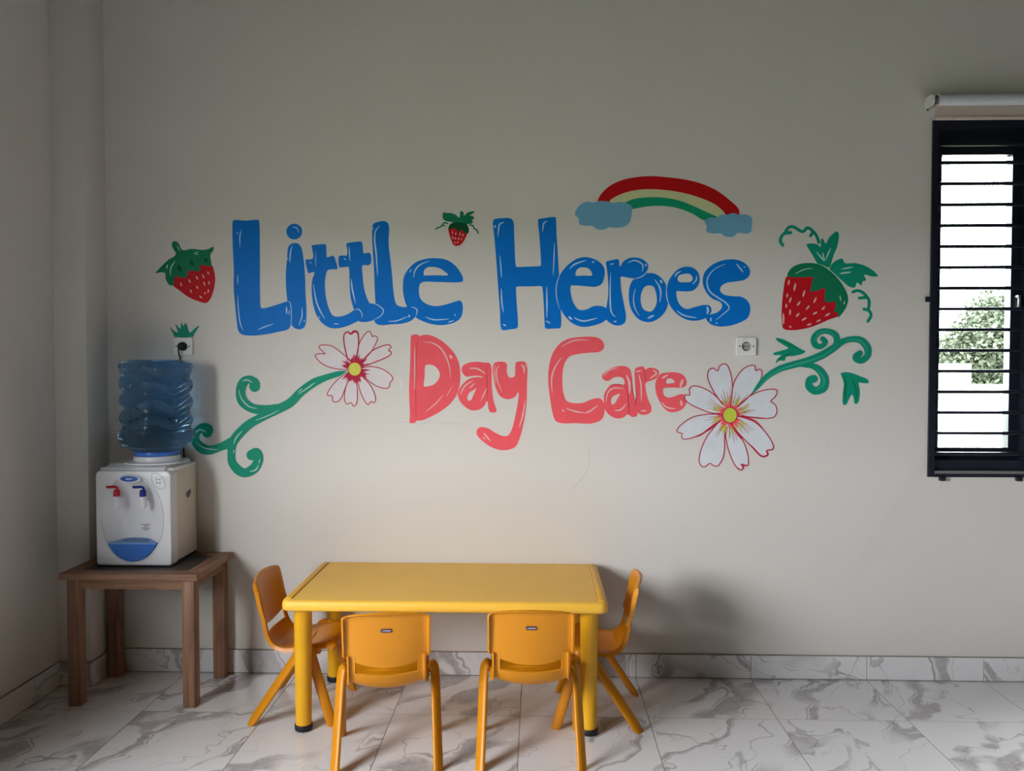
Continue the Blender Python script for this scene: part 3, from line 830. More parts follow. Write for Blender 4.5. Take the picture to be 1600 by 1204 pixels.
letter(W4, 'r', K6, [(832, 420), (850, 405), (890, 395), (910, 402), (912, 425), (950, 407), (1000, 410), (1035, 435), (1035, 465), (1010, 500), (960, 520), (925, 535), (930, 620), (950, 690), (972, 740), (970, 780), (940, 803), (890, 808), (855, 790), (830, 730), (840, 640), (834, 560)], layer=1,
       his=[(K6, [(836, 441), (887, 431)], 12), (K6, [(864, 462), (885, 560), (885, 693)], 13), (K6, [(982, 424), (1015, 455), (958, 499)], 15), (K6, [(883, 774), (928, 774)], 14)],
       edges=[(K6, [(912, 410), (918, 470), (925, 535)], 6), (K6, [(840, 560), (845, 660), (832, 740)], 6)], **cor)
letter(W4, 'e', K6, [(1005, 560), (1015, 510), (1050, 460), (1110, 447), (1190, 447), (1245, 470), (1273, 520), (1265, 560), (1230, 577), (1150, 575), (1077, 582), (1073, 588), (1080, 640), (1120, 662), (1170, 650), (1220, 632), (1260, 640), (1272, 690), (1250, 745), (1200, 778), (1130, 785), (1080, 750), (1040, 690), (1015, 630)],
       holes=[[(1100, 520), (1110, 500), (1150, 503), (1172, 530), (1130, 540), (1102, 540)]], layer=2,
       his=[(K6, [(1062, 497), (1113, 467)], 18), (K6, [(1241, 502), (1219, 573)], 24), (K6, [(1058, 698), (1105, 745), (1178, 756)], 14), (K6, [(1224, 682), (1231, 734)], 18)], **cor)


# ---- flowers
def flower(label, K, petals, cx, cy, rx, ry, fill, fringe, seed, thick):
    fl = mural('painted_flower', label, 'flower painting', 'painted flowers of the wall mural')
    rr = random.Random(seed)
    for i, pet in enumerate(petals):
        b = MB(); paint_slab(b, area(K, pet, sub=5), 1 + 0.15 * i)
        po = flat_part('petal', b, PM[fill], fl)
        h = MB(); w = thick.get(i, 10)
        paint_stroke(h, K, pet, w, 3.2, taper=False)
        flat_part('petal_outline', h, PM['line'], po)
        # centre fringe along the petal axis
        mx = sum(p[0] for p in pet) / len(pet) - cx; my = sum(p[1] for p in pet) / len(pet) - cy
        L_ = math.hypot(mx, my); a0 = math.atan2(my, mx)
        for colour, n, r0, r1, spread, ww, lay in fringe:
            h = MB()
            for k in range(n):
                a = a0 + spread * (2 * (k + rr.uniform(0.15, 0.85)) / n - 1)
                ra = rx * r0[0] + rr.random() * rx * (r0[1] - r0[0]); rb_ = rx * (r1[0] + rr.random() * (r1[1] - r1[0]))
                p0 = (cx + ra * cos(a), cy + ra * sin(a)); p1 = (cx + rb_ * cos(a), cy + rb_ * sin(a))
                paint_stroke(h, K, [(p0[0], p0[1], ww), ((p0[0] + p1[0]) / 2, (p0[1] + p1[1]) / 2, ww * 0.8), (p1[0], p1[1], 2)], ww, lay, caps=False)
            flat_part('fringe', h, PM[colour], po)['kind'] = 'stuff'
    b = MB(); paint_slab(b, area(K, ell(cx, cy, rx + 9, ry + 9)), 4.2); flat_part('centre_ring', b, PM['line'], fl)
    b = MB(); paint_slab(b, area(K, ell(cx, cy, rx - 2, ry - 2)), 4.8); flat_part('centre', b, PM['yellow' if fill == 'petal' else 'lime'], fl)
    return fl


pet7 = [
    [(480, 470), (445, 330), (430, 220), (440, 160), (480, 138), (515, 165), (540, 132), (580, 130), (600, 170), (605, 280), (590, 400), (575, 490)],
    [(575, 480), (600, 320), (640, 220), (700, 145), (740, 135), (765, 190), (800, 185), (828, 215), (810, 270), (760, 360), (690, 440), (630, 500)],
    [(630, 505), (700, 420), (780, 350), (880, 305), (960, 290), (985, 320), (955, 355), (988, 375), (970, 415), (880, 460), (780, 500), (700, 530)],
    [(650, 550), (740, 545), (840, 558), (930, 600), (1000, 665), (1000, 705), (970, 740), (970, 770), (940, 800), (880, 795), (800, 765), (720, 710), (650, 650)],
    [(590, 650), (605, 760), (640, 880), (690, 970), (720, 988), (755, 955), (785, 970), (805, 930), (790, 860), (740, 760), (660, 670)],
    [(500, 650), (470, 740), (445, 830), (440, 930), (465, 985), (515, 970), (545, 1010), (580, 980), (592, 880), (585, 750), (570, 660)],
    [(460, 630), (380, 680), (310, 750), (260, 820), (235, 870), (250, 885), (295, 890), (300, 945), (340, 962), (390, 930), (425, 860), (470, 740), (500, 650)],
    [(470, 580), (340, 570), (230, 540), (150, 490), (95, 425), (110, 400), (170, 392), (212, 395), (145, 330), (150, 300), (210, 290), (300, 310), (400, 380), (480, 450), (510, 490)]]
flower('white painted flower with yellow centre left of the word Day', K7, pet7, 560, 575, 75, 78, 'petal',
       [('line', 9, (0.95, 1.1), (1.6, 2.6), 0.36, 17, 3.4)], 3, {0: 15, 2: 12, 6: 10})
b = MB(); paint_stroke(b, K7, [(440, 160), (480, 140), (515, 162), (545, 138), (585, 138), (600, 180), (602, 280)], 24, 3.5)
flat_part('thick_edge', b, PM['line'], bpy.data.objects['painted_flower'])
pet8 = [
    [(560, 500), (470, 400), (400, 280), (370, 190), (385, 120), (430, 100), (475, 128), (500, 75), (540, 55), (580, 75), (615, 170), (630, 280), (625, 380), (612, 500)],
    [(615, 480), (630, 320), (660, 220), (720, 130), (790, 80), (860, 72), (875, 125), (920, 110), (940, 150), (920, 230), (860, 330), (790, 410), (690, 500)],
    [(690, 500), (760, 430), (850, 370), (960, 330), (1070, 320), (1098, 345), (1075, 400), (1030, 445), (1075, 480), (1095, 540), (1075, 600), (1020, 622), (900, 622), (780, 605), (690, 580)],
    [(690, 605), (780, 625), (870, 665), (950, 740), (1020, 830), (1058, 910), (1050, 950), (990, 960), (1000, 1000), (960, 1022), (910, 1005), (840, 930), (750, 840), (680, 770), (630, 680)],
    [(560, 680), (560, 800), (580, 920), (620, 1040), (670, 1130), (720, 1165), (745, 1130), (725, 1105), (790, 1115), (798, 1060), (780, 960), (730, 840), (620, 680)],
    [(555, 690), (548, 820), (548, 940), (530, 1040), (480, 1118), (430, 1115), (395, 1095), (340, 1130), (300, 1115), (282, 1060), (300, 960), (350, 840), (420, 740), (500, 650)],
    [(500, 640), (420, 720), (340, 770), (230, 820), (140, 842), (100, 825), (105, 785), (55, 765), (60, 730), (120, 670), (220, 610), (340, 585), (440, 580), (520, 590)],
    [(520, 580), (400, 565), (280, 520), (180, 470), (135, 420), (140, 380), (185, 378), (180, 320), (215, 287), (290, 295), (380, 335), (460, 395), (530, 480)]]
F2 = flower('larger white painted flower with lime centre below the word Care', K8, pet8, 605, 590, 72, 78, 'petal_cool',
            [('lime', 4, (1.5, 1.8), (2.4, 3.3), 0.26, 16, 3.3), ('coral', 8, (0.95, 1.1), (1.3, 2.2), 0.34, 16, 3.5), ('coral_dk', 4, (1.5, 2.0), (3.0, 4.3), 0.28, 5, 3.7)], 8, {})
b = MB()
for pts, w in [([(690, 605), (780, 622), (870, 660), (945, 728)], 22), ([(620, 690), (680, 780), (735, 850)], 18), ([(690, 770), (780, 870), (850, 935), (915, 1005), (960, 1022), (1000, 1000), (990, 962), (1050, 945), (1055, 905)], 18), ([(680, 1135), (722, 1165), (745, 1130), (725, 1105), (790, 1115), (798, 1050)], 18), ([(490, 650), (400, 720), (300, 795), (210, 825)], 16), ([(690, 598), (820, 612), (1000, 625)], 14)]:
    brush('thick_edge', K8, pts, w, 3.9, PM['line'], F2)


# ---- vines
def vine(label, K, stems, his, paint='teal'):
    e = mural('painted_vine', label, 'vine painting', 'painted vines of the wall mural')
    for i, st in enumerate(stems):
        b = MB(); paint_stroke(b, K, st, 10, 5 + 0.3 * i)
        flat_part('stem' if i == 0 else 'tendril', b, PM[paint], e)
    for pts, w in his: brush('highlight', K, pts, w, 6.5, PM['teal_hi'], e)
    return e


vine('green curling painted vine beside the water bottle', KV,
     [[(1515, 118, 8), (1440, 142, 50), (1330, 175, 58), (1210, 225, 78), (1090, 310, 80), (990, 410, 85), (880, 470, 85), (740, 540, 78), (610, 610, 85), (510, 700, 90), (445, 790, 88), (432, 890, 75), (440, 975, 80), (500, 1050, 90), (570, 1072, 85), (650, 1025, 95), (690, 940, 85), (672, 878, 80), (625, 905, 105)],
      [(970, 425, 30), (870, 465, 80), (740, 482, 92), (620, 462, 90), (540, 400, 98), (518, 310, 92), (545, 225, 90), (605, 195, 75), (655, 225, 80), (650, 262, 105)],
      [(430, 790, 100), (330, 830, 75), (230, 860, 88), (150, 838, 100), (95, 770, 85), (105, 695, 80), (165, 645, 80), (222, 660, 80), (205, 695, 100)]],
     [([(1218, 224), (1150, 275), (1060, 335)], 11), ([(1100, 280), (1060, 315)], 9), ([(880, 485), (780, 535), (660, 580)], 9), ([(535, 678), (480, 740), (455, 800)], 13), ([(460, 855), (452, 890)], 9), ([(502, 290), (530, 380), (600, 450), (675, 468)], 11), ([(535, 215), (580, 200), (630, 225)], 13), ([(100, 785), (180, 840), (312, 855)], 11), ([(85, 700), (140, 668), (195, 690)], 15), ([(605, 1062), (660, 1045), (688, 1000)], 13), ([(700, 945), (692, 985)], 9)])
vr = vine('green curling painted vine rising from the lime-centred flower', KW,
          [[(238, 805, 4), (300, 725, 40), (400, 615, 58), (540, 530, 68), (700, 482, 75), (850, 442, 82), (1000, 380, 82), (1130, 300, 75), (1220, 235, 65), (1320, 207, 62), (1420, 218, 74), (1490, 290, 80), (1497, 380, 70), (1430, 438, 70), (1372, 405, 82), (1415, 358, 60)],
           [(1120, 300, 40), (1160, 235, 62), (1145, 160, 68), (1060, 120, 60), (970, 132, 62), (913, 200, 65), (930, 270, 65), (990, 285, 58), (1040, 240, 52), (1008, 205, 58)],
           [(760, 485, 40), (900, 500, 60), (980, 550, 78), (1030, 640, 88), (1010, 730, 98), (930, 768, 85), (862, 720, 80), (865, 650, 72), (912, 638, 85)]],
          [])
PM['teal_lt'] = mat('paint_teal_light', (0.03, 0.38, 0.26), rough=0.5, scale=14)
for pts, w in [([(330, 700), (450, 590), (620, 510), (850, 445), (1030, 375), (1180, 265)], 22), ([(1250, 225), (1330, 208), (1420, 230), (1485, 310), (1480, 390)], 20), ([(1150, 180), (1060, 120), (960, 150), (920, 230)], 18), ([(930, 520), (1010, 610), (1020, 690), (940, 760)], 24)]:
    brush('brush_mark', KW, pts, w, 6.4, PM['teal_lt'], vr)

for lab, out in [('green painted leaf left of the right vine, pointing right', [(500, 195), (560, 200), (680, 255), (770, 310), (825, 340), (822, 347), (780, 370), (690, 390), (612, 400), (600, 440), (545, 440), (503, 465), (500, 460), (520, 420), (560, 383), (475, 377), (475, 360), (560, 330), (635, 305), (570, 260), (510, 218)]),
                 ('green forked painted leaf hanging below the right vine', [(1207, 580), (1212, 574), (1290, 565), (1400, 600), (1510, 655), (1508, 682), (1450, 685), (1402, 678), (1400, 690), (1415, 770), (1405, 870), (1385, 908), (1357, 905), (1350, 850), (1330, 808), (1290, 870), (1270, 915), (1235, 918), (1230, 800), (1240, 680)])]:
    e = mural('painted_leaf', lab, 'leaf painting', 'painted leaves of the wall mural')
    b = MB(); paint_slab(b, area(KW, out), 2); flat_part('leaf_blade', b, PM['teal'], e)
    b = MB()
    if 'pointing' in lab: ms = [([(540, 220), (660, 270), (790, 340)], 16), ([(520, 430), (600, 390), (700, 340)], 16)]
    else: ms = [([(1250, 610), (1260, 740), (1250, 880)], 22), ([(1320, 640), (1370, 740), (1375, 880)], 22)]
    for pts, w in ms: brush('brush_mark', KW, pts, w, 2.8, PM['green'], e)


# ---- strawberries
def strawberry(label, K, body, cap, leaves, seeds, sw, tendrils, tw, his, leafp='green', capp='green'):
    e = mural('painted_strawberry', label, 'strawberry painting', 'painted strawberries of the wall mural')
    b = MB(); paint_slab(b, area(K, body), 1); bo = flat_part('berry', b, PM['red'], e)
    b = MB(); paint_slab(b, area(K, cap), 2); flat_part('leaf_cap', b, PM[capp], e)
    for lf_ in leaves:
        b = MB(); paint_slab(b, area(K, lf_), 1.5); flat_part('leaf_blade', b, PM[leafp], e)
    h = MB()
    for (x, y, dx, dy) in seeds: paint_stroke(h, K, [(x - dx, y - dy), (x, y), (x + dx, y + dy)], sw, 2)
    flat_part('seeds', h, PM['seed'], bo)['kind'] = 'stuff'
    for td in tendrils:
        b = MB(); paint_stroke(b, K, td, tw, 1, taper=False); flat_part('tendril', b, PM[leafp], e)
    if his:
        for pts, w in his: brush('highlight', K, pts, w, 3.2, PM['teal_hi'], e)
    return e


strawberry('red painted strawberry with drooping green cap above the plugged socket', KS,
           [(240, 440), (340, 380), (500, 320), (610, 330), (625, 365), (640, 450), (625, 560), (590, 650), (555, 680), (480, 665), (380, 620), (300, 560), (245, 515)],
           [(70, 403), (74, 400), (130, 340), (200, 275), (270, 225), (235, 150), (235, 115), (265, 100), (295, 120), (330, 183), (420, 172), (520, 182), (580, 172), (618, 152), (624, 156), (620, 190), (595, 225), (607, 332), (603, 336), (550, 330), (502, 325), (498, 330), (492, 383), (488, 387), (440, 380), (388, 378), (384, 382), (375, 438), (370, 442), (330, 445), (268, 430), (262, 434), (245, 512), (215, 515), (175, 460), (165, 395)],
           [], [(320, 505, 6, 18), (400, 475, 8, 16), (468, 445, 8, 16), (528, 430, 7, 18), (575, 400, 7, 15), (538, 500, 6, 18), (582, 492, 2, 16), (472, 535, 7, 14), (412, 570, 9, 14), (545, 590, 4, 10), (575, 570, -2, 16), (505, 625, 12, 12)], 14, [], 10,
           [([(265, 285), (225, 350), (218, 425)], 11), ([(190, 320), (185, 358)], 13), ([(438, 212), (480, 226)], 12), ([(462, 200), (480, 206)], 10), ([(280, 140), (310, 192)], 8)], 'teal', 'green')
e_ = [o for o in bpy.data.objects if o.name.startswith('painted_strawberry')][-1]
b = MB()
for pts, w in [([(290, 330), (320, 380)], 40), ([(410, 280), (430, 330)], 34), ([(545, 260), (560, 300)], 34)]: brush('brush_mark', KS, pts, w, 2.6, PM['green_dk'], e_)
strawberry('tiny red painted strawberry above the word Little', KT,
           [(498, 600), (560, 570), (730, 600), (900, 600), (965, 690), (920, 830), (850, 950), (780, 1010), (690, 1030), (620, 1000), (570, 900), (520, 760)],
           [(490, 625), (498, 560), (540, 480), (620, 450), (750, 440), (940, 480), (1000, 580), (1005, 660), (980, 720), (970, 720), (880, 690), (810, 615), (795, 615), (740, 680), (730, 680), (680, 600), (600, 590), (540, 610)],
           [[(620, 470), (600, 435), (500, 415), (400, 390), (345, 310), (370, 190), (450, 200), (560, 205), (680, 250), (765, 322), (790, 170), (800, 155), (850, 168), (875, 200), (880, 270), (960, 200), (1060, 165), (1150, 165), (1100, 220), (1020, 262), (1110, 285), (1135, 350), (1080, 380), (1110, 430), (1080, 465), (960, 490), (800, 520)]],
           [(597, 690, -3, 35), (675, 725, -12, 32), (785, 730, -14, 36), (858, 758, -14, 32), (602, 820, 4, 34), (670, 840, -6, 32), (747, 850, -16, 30), (820, 860, -14, 20), (652, 945, 8, 22), (725, 940, -20, 22)], 28,
           [[(180, 610), (210, 580), (290, 555), (340, 510), (390, 530)], [(345, 500), (395, 445), (470, 468)], [(1030, 505), (1110, 525), (1145, 600), (1200, 625), (1240, 710)]], 36, [], 'green', 'green_dk')
strawberry('large red painted strawberry with tendrils left of the window', KB,
           [(190, 575), (300, 560), (450, 580), (600, 700), (705, 960), (600, 1010), (450, 1075), (330, 1105), (200, 1113), (150, 1095), (138, 1030), (135, 920), (150, 740)],
           [(190, 572), (220, 510), (290, 465), (400, 448), (500, 460), (600, 515), (690, 600), (760, 700), (793, 790), (780, 870), (740, 940), (695, 987), (690, 982), (690, 938), (655, 935), (652, 930), (670, 880), (662, 828), (655, 827), (575, 838), (560, 800), (562, 697), (556, 693), (480, 725), (422, 728), (418, 722), (430, 660), (444, 592), (440, 588), (330, 590), (205, 585)],
           [[(500, 462), (440, 370), (380, 265), (386, 260), (440, 255), (490, 265), (520, 288), (525, 215), (540, 205), (570, 255), (610, 190), (680, 135), (700, 155), (690, 270), (650, 370), (605, 492), (560, 480)],
            [(610, 505), (650, 440), (735, 405), (760, 448), (870, 450), (970, 480), (1060, 540), (1087, 578), (1030, 582), (952, 565), (970, 620), (937, 632), (925, 672), (882, 642), (860, 690), (810, 685), (740, 630), (650, 545)]],
           [(205, 640, -3, 26), (265, 685, -8, 38), (355, 750, -10, 32), (465, 815, -12, 28), (190, 770, -2, 20), (220, 815, -8, 28), (303, 850, -16, 20), (393, 890, -16, 20), (548, 895, -16, 16), (218, 935, -3, 28), (293, 962, -16, 18), (465, 945, -22, 12), (588, 960, -24, 14), (357, 1003, -22, 14), (500, 1020, -22, 10), (408, 1057, -22, 8), (220, 1080, 10, 8), (180, 872, -1, 20), (152, 1000, 0, 55)], 19,
           [[(145, 272), (120, 225), (155, 160), (225, 148)], [(168, 150), (200, 100), (250, 90), (340, 138), (390, 100), (440, 130), (480, 180), (503, 245)], [(420, 180), (440, 150)], [(840, 735), (890, 722), (950, 750), (1000, 820), (995, 900)], [(905, 795), (965, 790)], [(950, 905), (1000, 920), (1020, 970), (988, 1025)]], 30,
           [([(440, 500), (350, 515), (265, 558)], 9), ([(710, 770), (720, 825)], 11), ([(757, 825), (750, 860)], 10), ([(500, 458), (560, 482), (605, 520)], 7), ([(640, 540), (720, 620), (770, 690)], 7), ([(480, 340), (555, 430)], 16), ([(540, 345), (558, 430)], 14), ([(620, 300), (565, 425)], 14), ([(725, 510), (840, 488)], 14), ([(710, 553), (820, 538)], 18)], 'teal', 'green')
# grass tuft painted over the socket
e = mural('painted_grass', 'small green painted grass tuft on top of the plugged socket', 'grass painting')
b = MB(); paint_slab(b, area(KS, [(213, 908), (218, 908), (260, 948), (290, 958), (264, 880), (270, 878), (312, 925), (318, 870), (324, 868), (345, 905), (352, 872), (372, 880), (385, 925), (402, 960), (440, 925), (490, 893), (488, 903), (440, 980), (432, 997), (255, 997), (248, 975)], sub=2), 1.5); flat_part('grass_blades', b, PM['teal'], e)
# rainbow
e = mural('painted_rainbow', 'painted rainbow ending in two blue clouds above Heroes', 'rainbow painting')
for nm, pm_, out, lay in [('red_band', 'rainbow_red', [(278, 280), (300, 230), (370, 160), (460, 115), (560, 90), (700, 78), (820, 85), (980, 105), (1120, 140), (1240, 195), (1340, 270), (1415, 345), (1418, 390), (1410, 395), (1320, 397), (1290, 360), (1230, 310), (1150, 270), (1050, 235), (930, 205), (800, 188), (680, 183), (560, 195), (460, 225), (380, 270), (370, 285), (285, 285)], 1.6),
                          ('cream_band', 'cream', [(365, 285), (460, 222), (560, 193), (680, 181), (800, 186), (930, 203), (1050, 233), (1150, 268), (1230, 308), (1290, 358), (1312, 397), (1245, 420), (1150, 370), (1050, 320), (930, 275), (800, 253), (680, 250), (560, 265), (490, 302)], 1.2),
                          ('green_band', 'rainbow_green', [(485, 305), (560, 265), (680, 248), (800, 250), (930, 273), (1050, 318), (1150, 365), (1245, 412), (1240, 430), (1140, 435), (1040, 380), (920, 335), (800, 318), (680, 322), (540, 345), (500, 340)], 1.4),
                          ('cloud', 'cloud', [(95, 390), (100, 360), (135, 310), (190, 285), (240, 290), (300, 278), (360, 283), (400, 295), (450, 285), (520, 300), (555, 330), (550, 390), (535, 450), (490, 485), (430, 495), (370, 490), (330, 508), (270, 505), (235, 480), (180, 478), (130, 465), (125, 420)], 2),
                          ('cloud', 'cloud', [(1140, 440), (1175, 415), (1240, 410), (1270, 390), (1320, 390), (1370, 375), (1420, 390), (1480, 388), (1520, 415), (1522, 470), (1510, 530), (1460, 542), (1410, 535), (1370, 565), (1310, 565), (1270, 540), (1200, 540), (1150, 520), (1160, 485)], 2)]:
    b = MB(); paint_slab(b, area(KR, out), lay); flat_part(nm, b, PM[pm_], e)
# traces on the plaster: faint erased petal outlines, hairline crack, specks
b = MB()
for pts, w in [([(248, 245), (265, 205), (310, 188), (350, 215), (375, 250)], 16), ([(85, 520), (110, 570), (190, 605)], 18), ([(1010, 650), (1080, 700), (1110, 770), (1090, 820), (1010, 822)], 22)]: brush('erased_outline', K7, pts, w, 0.4, PM['ghost'], wall_back)
KP = Crop(0, 0, 1.0)
b = MB()
for pts, w in [([(918, 690), (921, 715), (917, 735), (905, 752), (892, 765), (886, 772)], 0.9), ([(560, 658), (650, 660), (740, 663)], 0.5), ([(1293, 691), (1293.5, 698)], 1.4), ([(1475, 750), (1470, 760), (1466, 766)], 0.7), ([(620, 652), (735, 663)], 0.5)]: brush('hairline_crack', KP, pts, w, 0.5, PM['crack'], wall_back)


# ================================================================== sockets
def socket(x, z, label, plugged):
    e = tag(empty('wall_socket', (x, 0, z)), label, 'socket', 'wall sockets')
    s = 0.0425
    # plate with round hole
    n = 48
    sq = []
    for k in range(n):
        a = 2 * pi * k / n
        c_, s_ = cos(a), sin(a)
        r = 1 / max(abs(c_), abs(s_))
        r = min(r, 1.36)
        sq.append((c_ * r * s, s_ * r * s * 0.92))
    ci = [(0.0205 * cos(2 * pi * k / n), 0.0205 * sin(2 * pi * k / n)) for k in range(n)]
    v, f = [], []
    for y, lp in ((0, sq), (-0.009, sq), (-0.0115, [(p[0] * 0.95, p[1] * 0.95) for p in sq]), (-0.0115, ci), (-0.0105, [(p[0] * 0.97, p[1] * 0.97) for p in ci])):
        v += [(p[0], y, p[1]) for p in lp]
    for i in range(4):
        for k in range(n): f.append((i * n + k, i * n + (k + 1) % n, (i + 1) * n + (k + 1) % n, (i + 1) * n + k))
    b = MB().add(v, f); b.build('face_plate', M['socket'], e)
    v, f = [], []
    for y, r in ((-0.0108, 0.0203), (-0.003, 0.019), (-0.002, 0.018)):
        v += [(r * cos(2 * pi * k / n), y, r * sin(2 * pi * k / n)) for k in range(n)]
    for i in range(2):
        for k in range(n): f.append((i * n + k, i * n + (k + 1) % n, (i + 1) * n + (k + 1) % n, (i + 1) * n + k))
    f.append(tuple(2 * n + k for k in range(n)))
    MB().add(v, f).build('round_well', M['socket_well'], e)
    for sx in (-1, 1):
        v, f = lathe([(0.0032, 0), (0.0032, 0.0008)], 12)
        o = mesh_obj('screw_hole', [(x_ + sx * 0.029, -0.0115 - z_, y_) for x_, y_, z_ in v], f, M['dark'], e)
        if not plugged:
            v, f = lathe([(0.0028, 0), (0.0028, 0.0008)], 12)
            mesh_obj('pin_hole', [(x_ + sx * 0.0085, -0.002 - z_, y_) for x_, y_, z_ in v], f, M['dark'], e)
    if not plugged:
        for sz in (-1, 1):
            box('earth_clip', -0.003, 0.003, -0.011, -0.002, sz * 0.0165 - 0.002, sz * 0.0165 + 0.002, M['ink'], e)
        v, f = lathe([(0.0022, 0), (0.0022, 0.0008)], 12)
        mesh_obj('pin_hole', [(x_, -0.002 - z_, y_) for x_, y_, z_ in v], f, M['dark'], e)
    return e


socket(0.894, 1.440, 'empty white wall socket between the word Heroes and the right flower', False)
socket(-1.551, 1.441, 'white wall socket with a black plug above the water bottle', True)
pc = tag(empty('power_plug', (-1.551, -0.011, 1.441)), 'black power plug and cord in the socket behind the bottle', 'plug')
v, f = lathe([(0.0185, 0.010), (0.0185, -0.004), (0.0175, -0.016), (0.013, -0.022), (0.004, -0.023)], 28)
mesh_obj('plug_body', [(x_, z_, y_) for x_, y_, z_ in v], f, M['rubber'], pc, True)
v, f = tube(smooth_path([(-0.008, -0.018, -0.004), (-0.010, -0.022, -0.018), (-0.012, -0.010, -0.04), (-0.014, 0.004, -0.07), (-0.012, 0.0065, -0.30), (0.0, 0.0065, -0.55), (0.0, 0.0065, -0.70)], False, 6), 0.0033, 8)
mesh_obj('cord', v, f, M['rubber'], pc, True)


# ================================================================== wooden stand
TZ = 0.540
ws = tag(empty('wooden_table', (-1.6125, -0.2025, 0)), 'square brown wooden side table carrying the water dispenser', 'table')
tx0, tx1, ty0, ty1 = -0.2755, 0.2775, -0.2025, 0.1905
fw_ = 0.062
box('frame_rail', tx0, tx1, ty0, ty0 + fw_, TZ - 0.026, TZ, M['wood_x'], ws, 0.003)
box('frame_rail', tx0, tx1, ty1 - fw_, ty1, TZ - 0.026, TZ, M['wood_x'], ws, 0.003)
box('frame_stile', tx0, tx0 + fw_, ty0 + fw_, ty1 - fw_, TZ - 0.026, TZ, M['wood_y'], ws, 0.003)
box('frame_stile', tx1 - fw_, tx1, ty0 + fw_, ty1 - fw_, TZ - 0.026, TZ, M['wood_y'], ws, 0.003)
box('inset_panel', tx0 + fw_, tx1 - fw_, ty0 + fw_, ty1 - fw_, TZ - 0.018, TZ - 0.002, M['inset'], ws)
lx0, lx1, ly0, ly1 = -0.2575, 0.2555, -0.180, 0.178
LW = 0.050
for x in (lx0, lx1 - LW):
    for y in (ly0, ly1 - LW):
        box('leg', x, x + LW, y, y + LW, 0.0005, TZ - 0.026, M['wood_z'], ws, 0.003)
for y in (ly0 + 0.004, ly1 - 0.026): box('apron', lx0 + LW, lx1 - LW, y, y + 0.022, TZ - 0.068, TZ - 0.026, M['wood_x'], ws, 0.002)
for x in (lx0 + 0.004, lx1 - 0.026): box('apron', x, x + 0.022, ly0 + LW, ly1 - LW, TZ - 0.068, TZ - 0.026, M['wood_y'], ws, 0.002)

# ================================================================== water dispenser
dz = TZ
dw = tag(empty('water_dispenser', (-1.643, -0.155, dz)), 'white tabletop water dispenser with red and blue taps', 'dispenser')
HW, DF, DB, DH = 0.156, -0.135, 0.130, 0.412       # half width, front, back, height
b = MB()
b.box(-HW + 0.004, HW - 0.004, DF + 0.056, DB, 0.010, DH - 0.022)
b.build('cabinet', M['shaded_plastic'], dw, bevel=0.006)
# base
MB().box(-HW + 0.006, HW - 0.006, DF + 0.010, DB - 0.004, 0.0005, 0.012).build('base', M['rubber'], dw)
# front panel with oval opening
n = 72
EX, EZ, ERX, ERZ = -0.004, 0.196, 0.127, 0.178
oval = [(EX + ERX * cos(2 * pi * k / n), EZ + ERZ * sin(2 * pi * k / n)) for k in range(n)]


def rrect(x0, x1, z0, z1, r_top, r_bot, m=8):
    pts = []
    for cx_, cz_, r, a0 in ((x1 - r_top, z1 - r_top, r_top, 0), (x0 + r_top, z1 - r_top, r_top, 90), (x0 + r_bot, z0 + r_bot, r_bot, 180), (x1 - r_bot, z0 + r_bot, r_bot, 270)):
        for k in range(m + 1):
            a = radians(a0 + 90 * k / m)
            pts.append((cx_ + r * cos(a), cz_ + r * sin(a)))
    return pts


def outline_shift(pts, d, cx_, cz_):
    return [(p[0] + (d if p[0] < cx_ else -d), p[1] + (d if p[1] < cz_ else -d)) for p in pts]


out = rrect(-HW, HW, 0.004, DH - 0.020, 0.022, 0.012)
fr_v, fr_f = [], []


def ring(lp, y): 
    s = len(fr_v); fr_v.extend((p[0], y, p[1]) for p in lp); return s


def bridge(s1, s2, m):
    for k in range(m): fr_f.append((s1 + k, s1 + (k + 1) % m, s2 + (k + 1) % m, s2 + k))


no = len(out)
r0 = ring(out, DF + 0.060); r1 = ring(out, DF + 0.010); r2 = ring(outline_shift(out, 0.003, 0, 0.2), DF + 0.003); r3 = ring(outline_shift(out, 0.009, 0, 0.2), DF)
bridge(r0, r1, no); bridge(r1, r2, no); bridge(r2, r3, no)
out_in = outline_shift(out, 0.009, 0, 0.2)
oval_out = [(EX + (p[0] - EX) * 1.045, EZ + (p[1] - EZ) * 1.035) for p in oval]
s = len(fr_v)
loops = [[Vector((p[0], p[1], 0)) for p in out_in], [Vector((p[0], p[1], 0)) for p in oval_out]]
tri = tessellate_polygon(loops)
fr_v.extend((p.x, DF, p.y) for lp in loops for p in lp)
fr_f.extend(tuple(s + i for i in t_) for t_ in tri)
oo = s + no
o1 = ring([(EX + (p[0] - EX) * 1.025, EZ + (p[1] - EZ) * 1.02) for p in oval], DF - 0.003); o2 = ring(oval, DF - 0.001); o3 = ring([(EX + (p[0] - EX) * 0.985, EZ + (p[1] - EZ) * 0.99) for p in oval], DF + 0.006)
bridge(oo, o1, n); bridge(o1, o2, n); bridge(o2, o3, n)
fo = mesh_obj('front_panel', fr_v, fr_f, M['white_plastic'], dw, True)
bm = bmesh.new(); bm.from_mesh(fo.data); bmesh.ops.remove_doubles(bm, verts=bm.verts, dist=1e-6); bmesh.ops.recalc_face_normals(bm, faces=bm.faces); bm.to_mesh(fo.data); bm.free()
for p in fo.data.polygons: p.use_smooth = True
sharp_by_angle(fo, 35)
